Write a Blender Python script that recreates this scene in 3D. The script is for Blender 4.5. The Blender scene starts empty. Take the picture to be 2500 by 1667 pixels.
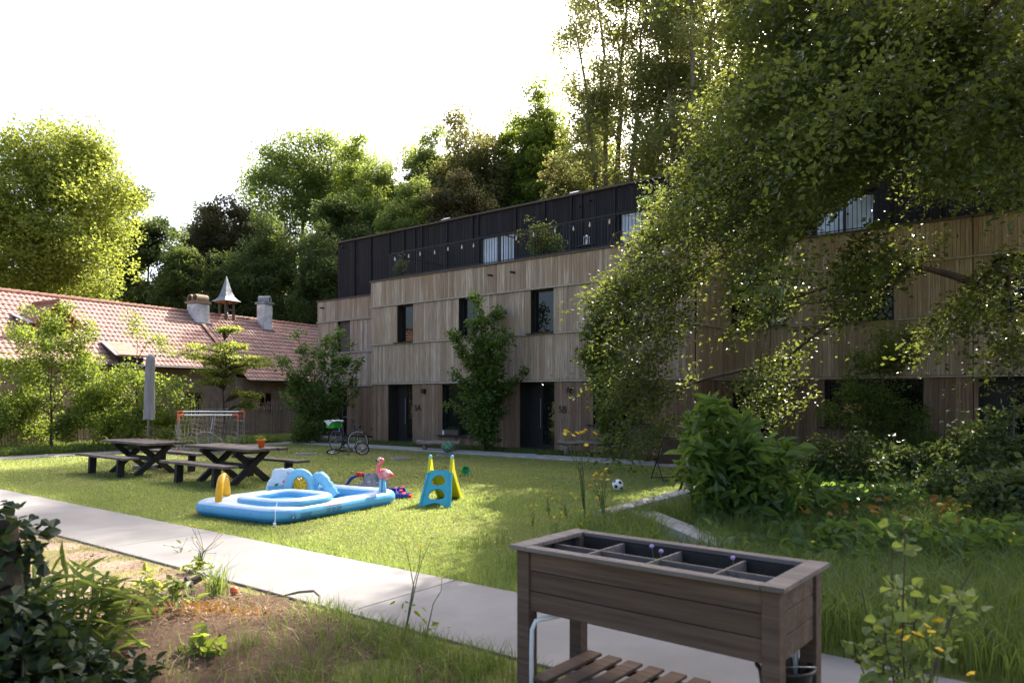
import bpy, math, random
import numpy as np
from mathutils import Matrix, Vector, Euler

# ------------------------------------------------------------------ camera, sky, sun, exposure
scene = bpy.context.scene
COL = scene.collection
CAM_H, FPX = 1.75, 1800.0
cam_data = bpy.data.cameras.new("camera")
cam = bpy.data.objects.new("camera", cam_data)
COL.objects.link(cam)
cam.location = (0, 0, CAM_H)
cam.rotation_euler = (math.radians(90), 0, 0)
cam_data.sensor_width = 36.0
cam_data.lens = 36.0 * FPX / 2500.0
cam_data.shift_y = 0.0554
cam_data.clip_start = 0.05
cam_data.clip_end = 2000
cam_data.dof.use_dof = True
cam_data.dof.focus_distance = 19.0
cam_data.dof.aperture_fstop = 2.8
scene.camera = cam

SUN_AZ, SUN_EL = math.radians(28), math.radians(39)      # azimuth measured from +Y towards +X
world = bpy.data.worlds.new("World")
scene.world = world
world.use_nodes = True
wn = world.node_tree
sky = wn.nodes.new("ShaderNodeTexSky")
sky.sky_type = 'NISHITA'
sky.sun_disc = False
sky.sun_elevation = SUN_EL
sky.sun_rotation = SUN_AZ
sky.air_density = 0.75
sky.dust_density = 6.0
sky.ozone_density = 1.0
bg = wn.nodes["Background"]
wn.links.new(sky.outputs[0], bg.inputs[0])
bg.inputs[1].default_value = 0.15
sl = bpy.data.lights.new("sun", 'SUN')
sl.energy = 5.0
sl.angle = math.radians(0.53)
sl.color = (1.0, 0.93, 0.82)
sun = bpy.data.objects.new("sun", sl)
COL.objects.link(sun)
sdir = Vector((math.sin(SUN_AZ) * math.cos(SUN_EL), math.cos(SUN_AZ) * math.cos(SUN_EL), math.sin(SUN_EL)))
sun.rotation_euler = sdir.to_track_quat('Z', 'Y').to_euler()
sun.location = (10, 20, 30)
scene.view_settings.view_transform = 'Standard'
scene.view_settings.look = 'None'
scene.view_settings.gamma = 1.0
scene.view_settings.exposure = 1.85
scene.render.engine = 'CYCLES'
scene.cycles.max_bounces = 8
scene.cycles.diffuse_bounces = 3
scene.cycles.glossy_bounces = 3
scene.cycles.transmission_bounces = 5
scene.cycles.transparent_max_bounces = 6
scene.cycles.use_denoising = True
scene.cycles.sample_clamp_indirect = 6.0

rng = np.random.default_rng(7)
random.seed(7)

def at(u, v, Y):                      # a place seen at photo pixel (u, v), Y metres in front of the camera
    return np.array([(u - 1250) / FPX * Y, Y, CAM_H - (v - 972) / FPX * Y])
def gr(u, v, z=0.0):                  # the same on the level z
    Y = (CAM_H - z) * FPX / (v - 972)
    return np.array([(u - 1250) / FPX * Y, Y, z])

# ------------------------------------------------------------------ helpers: mesh building
class MB:
    def __init__(s): s.v = []; s.f = []; s.n = 0; s.t = []; s.mi = []
    def add(s, verts, faces, M=None, tone=0.5, mi=0):
        a = np.asarray(verts, float).reshape(-1, 3)
        if M is not None:
            m = np.array(M)
            a = a @ m[:3, :3].T + m[:3, 3]
        s.v.append(a)
        for f in faces:
            s.f.append([i + s.n for i in f]); s.t.append(tone); s.mi.append(mi)
        s.n += len(a)
        return s
    def box(s, c, d, M=None, tone=0.5, rot=None, mi=0):
        x, y, z = d[0] / 2, d[1] / 2, d[2] / 2
        a = np.array([[-x,-y,-z],[x,-y,-z],[x,y,-z],[-x,y,-z],[-x,-y,z],[x,-y,z],[x,y,z],[-x,y,z]])
        if rot is not None:
            a = a @ np.array(Euler(rot).to_matrix()).T
        a = a + np.array(c)
        return s.add(a, [[0,3,2,1],[4,5,6,7],[0,1,5,4],[1,2,6,5],[2,3,7,6],[3,0,4,7]], M, tone, mi)
    def b2(s, lo, hi, M=None, tone=0.5, mi=0):
        lo, hi = np.array(lo, float), np.array(hi, float)
        return s.box((lo + hi) / 2, hi - lo, M, tone, None, mi)
    def beam(s, p, q, w, h, M=None, tone=0.5, up=(0, 0, 1)):
        p, q = np.array(p, float), np.array(q, float)
        d = q - p; L = np.linalg.norm(d); d /= L
        sd = np.cross(d, up)
        if np.linalg.norm(sd) < 1e-5: sd = np.array([1., 0, 0])
        sd /= np.linalg.norm(sd); u = np.cross(sd, d)
        a = []
        for e in (p, q):
            for (i, j) in ((-1,-1),(1,-1),(1,1),(-1,1)):
                a.append(e + sd * i * w / 2 + u * j * h / 2)
        return s.add(a, [[0,1,2,3],[7,6,5,4],[0,4,5,1],[1,5,6,2],[2,6,7,3],[3,7,4,0]], M, tone)
    def tube(s, pts, r, n=8, closed=False, M=None, tone=0.5, flat=(1, 1), caps=True, up=(0, 0, 1)):
        P = np.array(pts, float); m = len(P)
        R = np.full(m, r, float) if np.isscalar(r) else np.array(r, float)
        if closed: T = np.roll(P, -1, 0) - np.roll(P, 1, 0)
        else: T = np.gradient(P, axis=0)
        T /= np.maximum(np.linalg.norm(T, axis=1), 1e-9)[:, None]
        ref = np.array(up, float)
        if abs(np.dot(T[0], ref)) > .93: ref = np.array([1., .13, 0])
        sd = np.cross(T[0], ref); sd /= np.linalg.norm(sd)
        ang = np.arange(n) * 2 * math.pi / n
        V = []
        for i in range(m):
            sd = sd - T[i] * np.dot(sd, T[i]); sd /= max(np.linalg.norm(sd), 1e-9)
            u = np.cross(sd, T[i])
            V.append(P[i] + R[i] * (np.outer(np.cos(ang), sd) * flat[0] + np.outer(np.sin(ang), u) * flat[1]))
        V = np.concatenate(V); F = []
        for i in range(m if closed else m - 1):
            a, b = i * n, ((i + 1) % m) * n
            for j in range(n):
                k = (j + 1) % n
                F.append([a + j, a + k, b + k, b + j])
        if not closed and caps:
            F.append(list(range(n))[::-1]); F.append([(m - 1) * n + j for j in range(n)])
        return s.add(V, F, M, tone)
    def lathe(s, prof, n=16, M=None, tone=0.5):   # prof: list of (radius, z)
        V = []; F = []
        for (r, z) in prof:
            for j in range(n):
                a = 2 * math.pi * j / n
                V.append((r * math.cos(a), r * math.sin(a), z))
        for i in range(len(prof) - 1):
            for j in range(n):
                k = (j + 1) % n
                F.append([i*n+j, i*n+k, (i+1)*n+k, (i+1)*n+j])
        return s.add(V, F, M, tone)
    def ball(s, c, r, n=10, M=None, tone=0.5):
        rr = np.array([r, r, r]) if np.isscalar(r) else np.array(r)
        V = []; F = []; m = max(4, n // 2)
        for i in range(1, m):
            th = math.pi * i / m
            for j in range(n):
                a = 2 * math.pi * j / n
                V.append((math.sin(th)*math.cos(a), math.sin(th)*math.sin(a), math.cos(th)))
        V.append((0, 0, 1)); V.append((0, 0, -1)); t = len(V) - 2
        for i in range(m - 2):
            for j in range(n):
                k = (j + 1) % n
                F.append([i*n+j, (i+1)*n+j, (i+1)*n+k, i*n+k])
        for j in range(n):
            k = (j + 1) % n
            F.append([t, j, k]); F.append([t+1, (m-2)*n+k, (m-2)*n+j])
        return s.add(np.array(V) * rr + np.array(c), F, M, tone)
    def prism(s, poly, h, M=None, tone=0.5, holes=()):   # poly in xz, extruded along y by h (centred)
        n = len(poly)
        V = [(x, -h/2, z) for x, z in poly] + [(x, h/2, z) for x, z in poly]
        F = [list(range(n)), list(range(2*n-1, n-1, -1))]
        for i in range(n):
            k = (i + 1) % n
            F.append([k, i, n + i, n + k])
        return s.add(V, F, M, tone)
    def ringplate(s, outer, inner, h, M=None, tone=0.5):  # plate with one hole, equal counts, in xz
        n = len(outer)
        V = [(x,-h/2,z) for x,z in outer]+[(x,-h/2,z) for x,z in inner]+[(x,h/2,z) for x,z in outer]+[(x,h/2,z) for x,z in inner]
        F = []
        for i in range(n):
            k = (i+1) % n
            F += [[i,k,n+k,n+i],[2*n+k,2*n+i,3*n+i,3*n+k],[k,i,2*n+i,2*n+k],[n+i,n+k,3*n+k,3*n+i]]
        return s.add(V, F, M, tone)
    def build(s, name, mat, parent=None, smooth=False, bevel=0, subsurf=0):
        me = bpy.data.meshes.new(name)
        me.from_pydata(np.concatenate(s.v).tolist(), [], s.f)
        mats = mat if isinstance(mat, (list, tuple)) else [mat]
        for m in mats: me.materials.append(m)
        if len(mats) > 1: me.polygons.foreach_set("material_index", s.mi)
        at_ = me.attributes.new("tone", 'FLOAT', 'FACE')
        at_.data.foreach_set("value", np.array(s.t, dtype=np.float32))
        if smooth:
            me.polygons.foreach_set("use_smooth", [True] * len(me.polygons))
        me.update()
        o = bpy.data.objects.new(name, me); COL.objects.link(o)
        if parent is not None: o.parent = parent
        if bevel:
            b = o.modifiers.new("bevel", 'BEVEL'); b.width = bevel; b.segments = 2; b.limit_method = 'ANGLE'
        if subsurf:
            b = o.modifiers.new("sub", 'SUBSURF'); b.levels = subsurf; b.render_levels = subsurf
        return o

def np_mesh(name, V, F, mat, parent=None, tone=None, smooth=False):
    V = np.asarray(V, np.float32).reshape(-1, 3); F = np.asarray(F, np.int32)
    k = F.shape[1]
    me = bpy.data.meshes.new(name)
    me.vertices.add(len(V)); me.vertices.foreach_set("co", V.ravel())
    me.loops.add(F.size); me.loops.foreach_set("vertex_index", F.ravel())
    me.polygons.add(len(F)); me.polygons.foreach_set("loop_start", np.arange(0, F.size, k, dtype=np.int32))
    me.materials.append(mat)
    a = me.attributes.new("tone", 'FLOAT', 'FACE')
    a.data.foreach_set("value", np.asarray(tone if tone is not None else np.full(len(F), .5), np.float32))
    me.polygons.foreach_set("use_smooth", np.full(len(F), smooth))
    me.update(calc_edges=True)
    o = bpy.data.objects.new(name, me); COL.objects.link(o)
    if parent is not None: o.parent = parent
    return o

def tag(o, label, cat, group=None, kind=None):
    o["label"] = label; o["category"] = cat
    if group: o["group"] = group
    if kind: o["kind"] = kind
    return o
def thing(name, label, cat, loc=(0, 0, 0), rz=0, group=None, rot=None):
    o = bpy.data.objects.new(name, None); COL.objects.link(o)
    o.empty_display_size = .1
    o.location = tuple(float(x) for x in loc)
    o.rotation_euler = rot if rot is not None else (0, 0, rz)
    return tag(o, label, cat, group)
def struct(o, label=None):
    o["kind"] = "structure"
    if label: o["label"] = label
    return o
def copy_tree(o, parent=None):
    c = o.copy(); COL.objects.link(c)
    if parent is not None: c.parent = parent
    for ch in list(o.children): copy_tree(ch, c)
    return c
def relabel(o, label):
    o["label"] = label; return o
def Rz(a): return Matrix.Rotation(a, 4, 'Z')
def Rx(a): return Matrix.Rotation(a, 4, 'X')
def Ry(a): return Matrix.Rotation(a, 4, 'Y')
def Tr(*p): return Matrix.Translation(Vector(p))

# ------------------------------------------------------------------ helpers: materials
def _new(name):
    m = bpy.data.materials.new(name); m.use_nodes = True
    nt = m.node_tree; p = nt.nodes["Principled BSDF"]
    return m, nt, p
def _mixc(nt, fac, a, b, mode='MIX'):
    x = nt.nodes.new("ShaderNodeMix"); x.data_type = 'RGBA'; x.blend_type = mode
    for key, val in ((0, fac), (6, a), (7, b)):
        if isinstance(val, bpy.types.NodeSocket): nt.links.new(val, x.inputs[key])
        elif key == 0: x.inputs[0].default_value = val
        else: x.inputs[key].default_value = (*val[:3], 1)
    return x.outputs[2]
def _noise(nt, scale, stretch=(1, 1, 1), detail=4, rough=.55):
    tc = nt.nodes.new("ShaderNodeTexCoord"); mp = nt.nodes.new("ShaderNodeMapping")
    mp.inputs[3].default_value = stretch
    n = nt.nodes.new("ShaderNodeTexNoise"); n.inputs["Scale"].default_value = scale
    n.inputs["Detail"].default_value = detail; n.inputs["Roughness"].default_value = rough
    nt.links.new(tc.outputs["Object"], mp.inputs[0]); nt.links.new(mp.outputs[0], n.inputs["Vector"])
    return n.outputs[0]
def _ramp(nt, s, lo, hi):
    r = nt.nodes.new("ShaderNodeMapRange"); r.inputs[1].default_value = lo; r.inputs[2].default_value = hi
    nt.links.new(s, r.inputs[0]); return r.outputs[0]
def _tone(nt):
    a = nt.nodes.new("ShaderNodeAttribute"); a.attribute_name = "tone"; return a.outputs["Fac"]
def _bump(nt, p, s, strength, dist=.01):
    b = nt.nodes.new("ShaderNodeBump"); b.inputs["Strength"].default_value = strength; b.inputs["Distance"].default_value = dist
    nt.links.new(s, b.inputs["Height"]); nt.links.new(b.outputs[0], p.inputs["Normal"])
def mk(name, c1, c2=None, scale=8, rough=.7, bump=0, stretch=(1, 1, 1), metal=0, spec=.4, lo=.35, hi=.65, dist=.01, tone=None, coat=0):
    """noise-mixed surface; tone=(dark, light): the per-face tone mixes between these two first"""
    m, nt, p = _new(name)
    n = _noise(nt, scale, stretch)
    f = _ramp(nt, n, lo, hi)
    if tone:
        a = _mixc(nt, _tone(nt), tone[0], tone[1])
        c = _mixc(nt, f, a, _mixc(nt, .5, a, c2 if c2 else c1))
    else:
        c = _mixc(nt, f, c1, c2 if c2 else tuple(x * .8 for x in c1))
    nt.links.new(c, p.inputs["Base Color"])
    p.inputs["Roughness"].default_value = rough; p.inputs["Metallic"].default_value = metal
    p.inputs["Specular IOR Level"].default_value = spec
    if coat: p.inputs["Coat Weight"].default_value = coat
    if bump: _bump(nt, p, n, bump, dist)
    return m
def leafmat(name, dark, light, glow, trans=.45, rough=.45):
    m, nt, p = _new(name)
    t = _tone(nt)
    c = _mixc(nt, t, dark, light)
    nt.links.new(c, p.inputs["Base Color"]); p.inputs["Roughness"].default_value = rough
    p.inputs["Specular IOR Level"].default_value = .35
    tr = nt.nodes.new("ShaderNodeBsdfTranslucent")
    g = _mixc(nt, t, tuple(x * .6 for x in glow), glow)
    nt.links.new(g, tr.inputs[0])
    mx = nt.nodes.new("ShaderNodeMixShader"); mx.inputs[0].default_value = trans
    nt.links.new(p.outputs[0], mx.inputs[1]); nt.links.new(tr.outputs[0], mx.inputs[2])
    nt.links.new(mx.outputs[0], nt.nodes["Material Output"].inputs[0])
    return m
def vinyl(name, col, trans=.25, rough=.28):
    m, nt, p = _new(name)
    n = _noise(nt, 14, detail=2)
    c = _mixc(nt, _ramp(nt, n, .3, .7), col, tuple(x * .88 for x in col))
    nt.links.new(c, p.inputs["Base Color"]); p.inputs["Roughness"].default_value = rough
    p.inputs["Specular IOR Level"].default_value = .5
    _bump(nt, p, n, .25, .02)
    tr = nt.nodes.new("ShaderNodeBsdfTranslucent"); nt.links.new(c, tr.inputs[0])
    mx = nt.nodes.new("ShaderNodeMixShader"); mx.inputs[0].default_value = trans
    nt.links.new(p.outputs[0], mx.inputs[1]); nt.links.new(tr.outputs[0], mx.inputs[2])
    nt.links.new(mx.outputs[0], nt.nodes["Material Output"].inputs[0])
    return m
def boardmat(name, dark, light, stain, flat=False):
    """weathered vertical boards: tone per board, streaks along the grain, stain near nothing in particular"""
    m, nt, p = _new(name)
    a = _mixc(nt, _tone(nt), dark, light)
    s1 = _noise(nt, 1.0, (1.6, 38, 38) if flat else (38, 38, 1.6), 5, .6)
    s2 = _noise(nt, .8 if flat else .55, (1.6, 9, 9) if flat else (3.2, 3.2, 1.1), 3, .5)
    b = _mixc(nt, _ramp(nt, s1, .3, .75), a, tuple(x * .55 for x in dark))
    c = _mixc(nt, _ramp(nt, s2, .48, .72), b, _mixc(nt, .6, b, stain))
    nt.links.new(c, p.inputs["Base Color"]); p.inputs["Roughness"].default_value = .8
    p.inputs["Specular IOR Level"].default_value = .25
    _bump(nt, p, s1, .35, .006)
    return m
def glassmat(name, col=(.012, .014, .013), ior=1.55, rough=.02):
    m, nt, p = _new(name)
    n = _noise(nt, 2.5, detail=1)
    nt.links.new(_mixc(nt, n, col, tuple(x * .6 for x in col)), p.inputs["Base Color"])
    p.inputs["Roughness"].default_value = rough; p.inputs["IOR"].default_value = ior
    _bump(nt, p, n, .03, .02)
    return m

M = {}
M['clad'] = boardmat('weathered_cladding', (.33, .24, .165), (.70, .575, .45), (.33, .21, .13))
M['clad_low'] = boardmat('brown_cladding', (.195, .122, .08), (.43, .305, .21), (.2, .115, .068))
M['clad_black'] = boardmat('charred_cladding', (.022, .019, .020), (.048, .043, .046), (.018, .016, .017))
M['black'] = mk('black_frame', (.012, .011, .011), (.02, .018, .018), 20, .5, spec=.4)
M['trim'] = mk('grey_timber_trim', (.30, .26, .22), (.42, .37, .32), 12, .75, .2, (1, 1, 1))
M['cap'] = mk('dark_timber_trim', (.075, .055, .045), (.11, .085, .07), 12, .7)
M['glass'] = glassmat('window_glass')
M['glass_sky'] = glassmat('curtained_glass', (.55, .58, .63), 1.7, .05)
M['wallcore'] = mk('dark_wall_core', (.03, .025, .02), (.02, .018, .015), 5, .9)
M['roof_flat'] = mk('flat_roof', (.06, .06, .06), (.09, .09, .09), 3, .9)
M['concrete'] = mk('path_concrete', (.215, .203, .194), (.14, .132, .126), .9, .85, .12, lo=.38, hi=.75, dist=.004)
M['concrete_dark'] = mk('kerb_concrete', (.36, .34, .32), (.24, .225, .21), 3, .88, .2)
M['steel'] = mk('painted_steel', (.25, .25, .26), (.18, .18, .19), 20, .4, metal=.6)
M['white'] = mk('white_plastic', (.75, .74, .73), (.66, .65, .63), 10, .4)
M['bark'] = mk('tree_bark', (.085, .062, .045), (.045, .034, .026), 9, .9, .6, (1, 1, .3), dist=.03)
M['bark_pale'] = mk('pale_bark', (.23, .19, .15), (.13, .105, .085), 9, .9, .5, (1, 1, .3), dist=.03)
M['twig'] = mk('green_stem', (.11, .13, .035), (.07, .085, .03), 12, .7)
M['leaf_lime'] = leafmat('lime_leaves', (.10, .14, .022), (.20, .23, .045), (.50, .56, .09), .5)
M['leaf_mid'] = leafmat('green_leaves', (.045, .08, .018), (.135, .18, .045), (.36, .45, .08), .46)
M['leaf_dark'] = leafmat('dark_leaves', (.026, .047, .015), (.085, .118, .035), (.23, .30, .06), .42)
M['leaf_copper'] = leafmat('coppery_leaves', (.045, .04, .02), (.105, .09, .04), (.2, .18, .05), .38)
M['leaf_olive'] = leafmat('olive_leaves', (.06, .066, .022), (.14, .135, .048), (.34, .33, .09), .42)
M['leaf_pale'] = leafmat('pale_olive_leaves', (.10, .115, .035), (.21, .22, .08), (.52, .54, .15), .5)
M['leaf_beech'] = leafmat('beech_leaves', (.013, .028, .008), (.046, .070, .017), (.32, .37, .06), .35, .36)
M['leaf_shrub'] = leafmat('shrub_leaves', (.055, .09, .018), (.13, .175, .035), (.40, .50, .06), .48)
M['leaf_big'] = leafmat('glossy_shrub_leaves', (.04, .08, .018), (.10, .16, .035), (.28, .42, .06), .42, .32)
M['leaf_ivy'] = leafmat('ivy_leaves', (.009, .022, .008), (.030, .052, .018), (.07, .11, .02), .25, .6)
M['leaf_dry'] = leafmat('dry_orange_leaves', (.19, .075, .015), (.34, .16, .03), (.40, .2, .03), .35)
M['grass'] = leafmat('grass_blades', (.085, .145, .026), (.36, .395, .135), (.45, .56, .12), .44, .5)
M['grass_tall'] = leafmat('tall_grass_blades', (.05, .09, .018), (.145, .195, .05), (.28, .37, .06), .42, .45)
M['yellow'] = mk('yellow_petals', (.80, .55, .02), (.72, .42, .015), 40, .6)
M['lilac'] = mk('lilac_petals', (.42, .30, .55), (.34, .22, .47), 40, .7)
M['redpetal'] = mk('red_petals', (.45, .03, .04), (.3, .02, .03), 40, .6)

# ------------------------------------------------------------------ helpers: plants
def unit(a): return a / np.maximum(np.linalg.norm(a, axis=-1, keepdims=True), 1e-9)
def leaf_arr(P, size, up=.9, asp=.6, fold=.12, dirs=None, fine=False, jit=.35, spread=.6):
    N = len(P); P = np.asarray(P, float)
    n = unit(rng.normal(size=(N, 3)) * .75 + np.array([0, 0, up]))
    a = rng.normal(size=(N, 3))
    if dirs is not None: a = dirs + a * spread
    d = unit(a - (a * n).sum(1, keepdims=True) * n)
    s = np.cross(n, d)
    L = (size * (1 - jit + 2 * jit * rng.random(N)))[:, None]
    if not fine:
        V = np.stack([P, P + d*L*.45 + s*L*asp*.5 + n*L*fold, P + d*L, P + d*L*.45 - s*L*asp*.5 + n*L*fold], 1)
        F = np.arange(N * 4).reshape(N, 4)
        return V.reshape(-1, 3), F
    V = np.stack([P, P + d*L*.3 + s*L*asp*.48 + n*L*fold, P + d*L*.68 + s*L*asp*.36 + n*L*fold*.6, P + d*L - n*L*.1,
                  P + d*L*.68 - s*L*asp*.36 + n*L*fold*.6, P + d*L*.3 - s*L*asp*.48 + n*L*fold], 1)
    b = np.arange(N)[:, None] * 6
    F = np.concatenate([b + np.array([[0, 1, 2, 3]]), b + np.array([[0, 3, 4, 5]])], 1).reshape(-1, 4)
    return V.reshape(-1, 3), F
def ellips(n, c, r, shell=.5):
    d = unit(rng.normal(size=(n, 3)))
    q = rng.random(n) ** (1 / 3)
    q = q * (1 - shell) + shell * (0.72 + .28 * rng.random(n))
    return np.array(c) + d * q[:, None] * np.array(r)
def branch_net(mb, trunk, clumps, r0, rtip=.012, n=5, bias=.35, lift=.12, sag=0):
    """connect every clump to the nearest limb already grown; thickness follows how much it carries"""
    trunk = np.array(trunk, float)
    nodes = [p for p in trunk]; par = [-1] + list(range(len(trunk) - 1)); pl = [0.0]
    for i in range(1, len(trunk)): pl.append(pl[-1] + .55 * np.linalg.norm(trunk[i] - trunk[i-1]))
    lo = max(1, int(len(trunk) * .3))
    order = np.argsort(np.min(np.linalg.norm(clumps[:, None] - trunk[None, lo:], axis=2), axis=1))
    for ci in order:
        c = clumps[ci]; A = np.array(nodes)
        cost = np.linalg.norm(A - c, axis=1) + bias * np.array(pl)
        cost[:lo] += 1e3
        j = int(np.argmin(cost))
        nodes.append(c); par.append(j); pl.append(pl[j] + np.linalg.norm(A[j] - c))
    cnt = np.ones(len(nodes))
    for i in range(len(nodes) - 1, len(trunk) - 1, -1): cnt[par[i]] += cnt[i]
    for i in range(len(trunk), len(nodes)):
        p, c = nodes[par[i]], nodes[i]
        L = np.linalg.norm(c - p)
        rb = min(rtip * cnt[i] ** .55 * 1.35, r0 * .38); re = rtip * cnt[i] ** .5 * .8
        mid = (p + c) / 2 + np.array([0, 0, lift * L - sag * L]) + rng.normal(size=3) * L * .06
        ts = (0, .33, .66, 1)
        pts = [(1-t)**2 * p + 2*t*(1-t) * mid + t*t * c for t in ts]
        mb.tube(pts, [rb, rb * .85 + re * .15, (rb + re) / 2, re], n, caps=False)
    m = len(trunk)
    mb.tube(trunk, [r0 * (1 - .75 * (i / (m - 1)) ** .9) * (1.35 if i == 0 else 1) for i in range(m)], 9)
    return np.array(nodes[len(trunk):])
def crown_leaves(C, per, cr, size, flat=.55, asp=.6, up=.9, tvar=.22, fine=False, dirs=None, stretch=0, clip=1.5):
    K = len(C)
    cnt = (per * (.6 + .8 * rng.random(K))).astype(int)
    idx = np.repeat(np.arange(K), cnt); N = len(idx)
    off = rng.normal(size=(N, 3)) * np.array([1, 1, flat])
    off = off / np.maximum(1, np.linalg.norm(off, axis=1, keepdims=True) / clip)
    if stretch: off = off + dirs[idx] * (rng.normal(size=N) * stretch)[:, None]
    crs = (cr * (.7 + .6 * rng.random(K)))[idx][:, None]
    P = C[idx] + off * crs * .7
    tc = rng.normal(size=K) * tvar * .7
    tone = np.clip(.5 + tc[idx] + rng.normal(size=N) * tvar, 0, 1)
    V, F = leaf_arr(P, size, up, asp, fine=fine, dirs=None if dirs is None else dirs[idx])
    if fine: tone = np.repeat(tone, 2)
    return V, F, tone
def tree(name, label, cat, base, ztop_trunk, blobs, nclump, per, cr, size, lm, bark='bark', r0=.25, group=None, lean=(0, 0),
         flat=.55, shell=.5, asp=.6, rtip=.014, sag=0, fine=False, up=.9, tvar=.22, bias=.35, trunk_from=0):
    root = thing(name, label, cat, base, 0, group)
    vol = np.array([b[3] * b[4] * b[5] for b in blobs]) ** .75
    C = np.concatenate([ellips(max(3, int(nclump * v / vol.sum())), b[:3], b[3:6], shell) for b, v in zip(blobs, vol)])
    h = ztop_trunk; k = 8
    tr = [np.array([lean[0] * (i/k) ** 1.3 + math.sin(i * 1.7 + h) * .02 * h * (i/k), lean[1] * (i/k) + math.cos(i * 2.1 + h) * .02 * h * (i/k), h * i / k]) for i in range(k + 1)]
    mb = MB(); branch_net(mb, tr, C, r0, rtip, sag=sag, bias=bias)
    mb.build('trunk', M[bark], root, smooth=True)
    V, F, t = crown_leaves(C, per, cr, size, flat, asp, up, tvar, fine)
    np_mesh('crown', V, F, M[lm], root, t)
    return root
def shrub(name, label, cat, base, stems, nclump_r, per, size, lm, bark='bark', group=None, flat=.7, asp=.55, rs=.014, fine=False, up=.8, tvar=.22, spray=.16):
    """several stems (each a list of points), leaves carried along their upper parts and side twigs"""
    root = thing(name, label, cat, base, 0, group)
    mb = MB(); C = []
    for st in stems:
        st = np.array(st, float)
        mb.tube(st, [rs * (1 - .7 * i / (len(st) - 1)) for i in range(len(st))], 5)
        L = np.linalg.norm(st[-1] - st[0])
        for q in range(max(4, int(L / nclump_r[0]))):
            f = .12 + .88 * rng.random(); i = min(int(f * (len(st) - 1)), len(st) - 2); g = f * (len(st) - 1) - i
            p = st[i] * (1 - g) + st[i+1] * g
            r = nclump_r[1] * (1.15 - .75 * f) * (.4 + .8 * rng.random())
            a = rng.random() * 6.283
            e = p + np.array([math.cos(a) * r, math.sin(a) * r, r * (.15 + .45 * rng.random())])
            mb.tube([p, (p + e) / 2 + np.array([0, 0, r * .08]), e], [rs * .35, rs * .28, rs * .15], 4, caps=False)
            C.append(e); C.append(p * .4 + e * .6)
    mb.build('stem', M[bark], root)
    V, F, t = crown_leaves(np.array(C), per, spray, size, flat, asp, up, tvar, fine)
    np_mesh('foliage', V, F, M[lm], root, t)
    return root
def stems_up(n, h, spread, r=.15, pts=6, curve=.3):
    out = []
    for i in range(n):
        a = rng.random() * 6.283; b = rng.random() ** .6 * spread
        hh = h * (.72 + .34 * rng.random()) * (1 - .25 * (b / max(spread, 1e-3)) ** 2)
        p0 = np.array([math.cos(a) * r * rng.random(), math.sin(a) * r * rng.random(), 0])
        e = np.array([math.cos(a) * b, math.sin(a) * b, hh])
        out.append([p0 + (e - p0) * np.array([t ** (1 + curve), t ** (1 + curve), t]) + rng.normal(size=3) * .02 * h * np.array([1, 1, 0]) * (t > 0) for t in np.linspace(0, 1, pts)])
    return out
def blades(P, h, w, lean=.35, seg=1):
    """grass: one tapering face per blade (seg=1) or two bent ones (seg=2)"""
    N = len(P); a = rng.random(N) * 6.283
    side = np.stack([np.cos(a), np.sin(a), np.zeros(N)], 1)
    b = rng.random(N) * 6.283; ln = (lean * (.3 + rng.random(N)))[:, None]
    d = np.stack([np.cos(b), np.sin(b), np.zeros(N)], 1) * ln
    H = (h * (.55 + .8 * rng.random(N)))[:, None]; W = (w * (.7 + .6 * rng.random(N)))[:, None]
    Z = np.array([[0, 0, 1.]])
    if seg == 1:
        V = np.stack([P - side * W / 2, P + side * W / 2, P + (Z + d) * H], 1)
        return V.reshape(-1, 3), np.arange(N * 3).reshape(N, 3)
    m = P + (Z * .62 + d * .3) * H; t = P + (Z * .93 + d * 1.15) * H
    V = np.stack([P - side*W/2, P + side*W/2, m + side*W*.38, m - side*W*.38, t + side*W*.06, t - side*W*.06], 1)
    q = np.arange(N)[:, None] * 6
    F = np.concatenate([q + np.array([[0,1,2,3]]), q + np.array([[3,2,4,5]])], 1).reshape(-1, 4)
    return V.reshape(-1, 3), F
def text_mesh(name, s, size, mat, parent, Mx, extrude=.006):
    cu = bpy.data.curves.new(name, 'FONT'); cu.body = s; cu.size = size; cu.extrude = extrude
    tmp = bpy.data.objects.new(name + "_tmp", cu); COL.objects.link(tmp)
    dg = bpy.context.evaluated_depsgraph_get()
    me = bpy.data.meshes.new_from_object(tmp.evaluated_get(dg))
    bpy.data.objects.remove(tmp)
    me.transform(Mx); me.materials.clear(); me.materials.append(mat)
    o = bpy.data.objects.new(name, me); COL.objects.link(o); o.parent = parent
    return o
# ------------------------------------------------------------------ the ground and the paths
E = np.array([.785, -.62]); E /= np.linalg.norm(E)          # along the timber row, towards the right
N_ = np.array([-E[1], E[0]])                                # away from the camera, into the houses
O = np.array([-5.51, 29.17])                                # left corner of house 5A
ANG = math.atan2(E[1], E[0])
def fac(t, D, z=0.0):
    p = O + t * E + D * N_
    return np.array([p[0], p[1], z])

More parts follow.
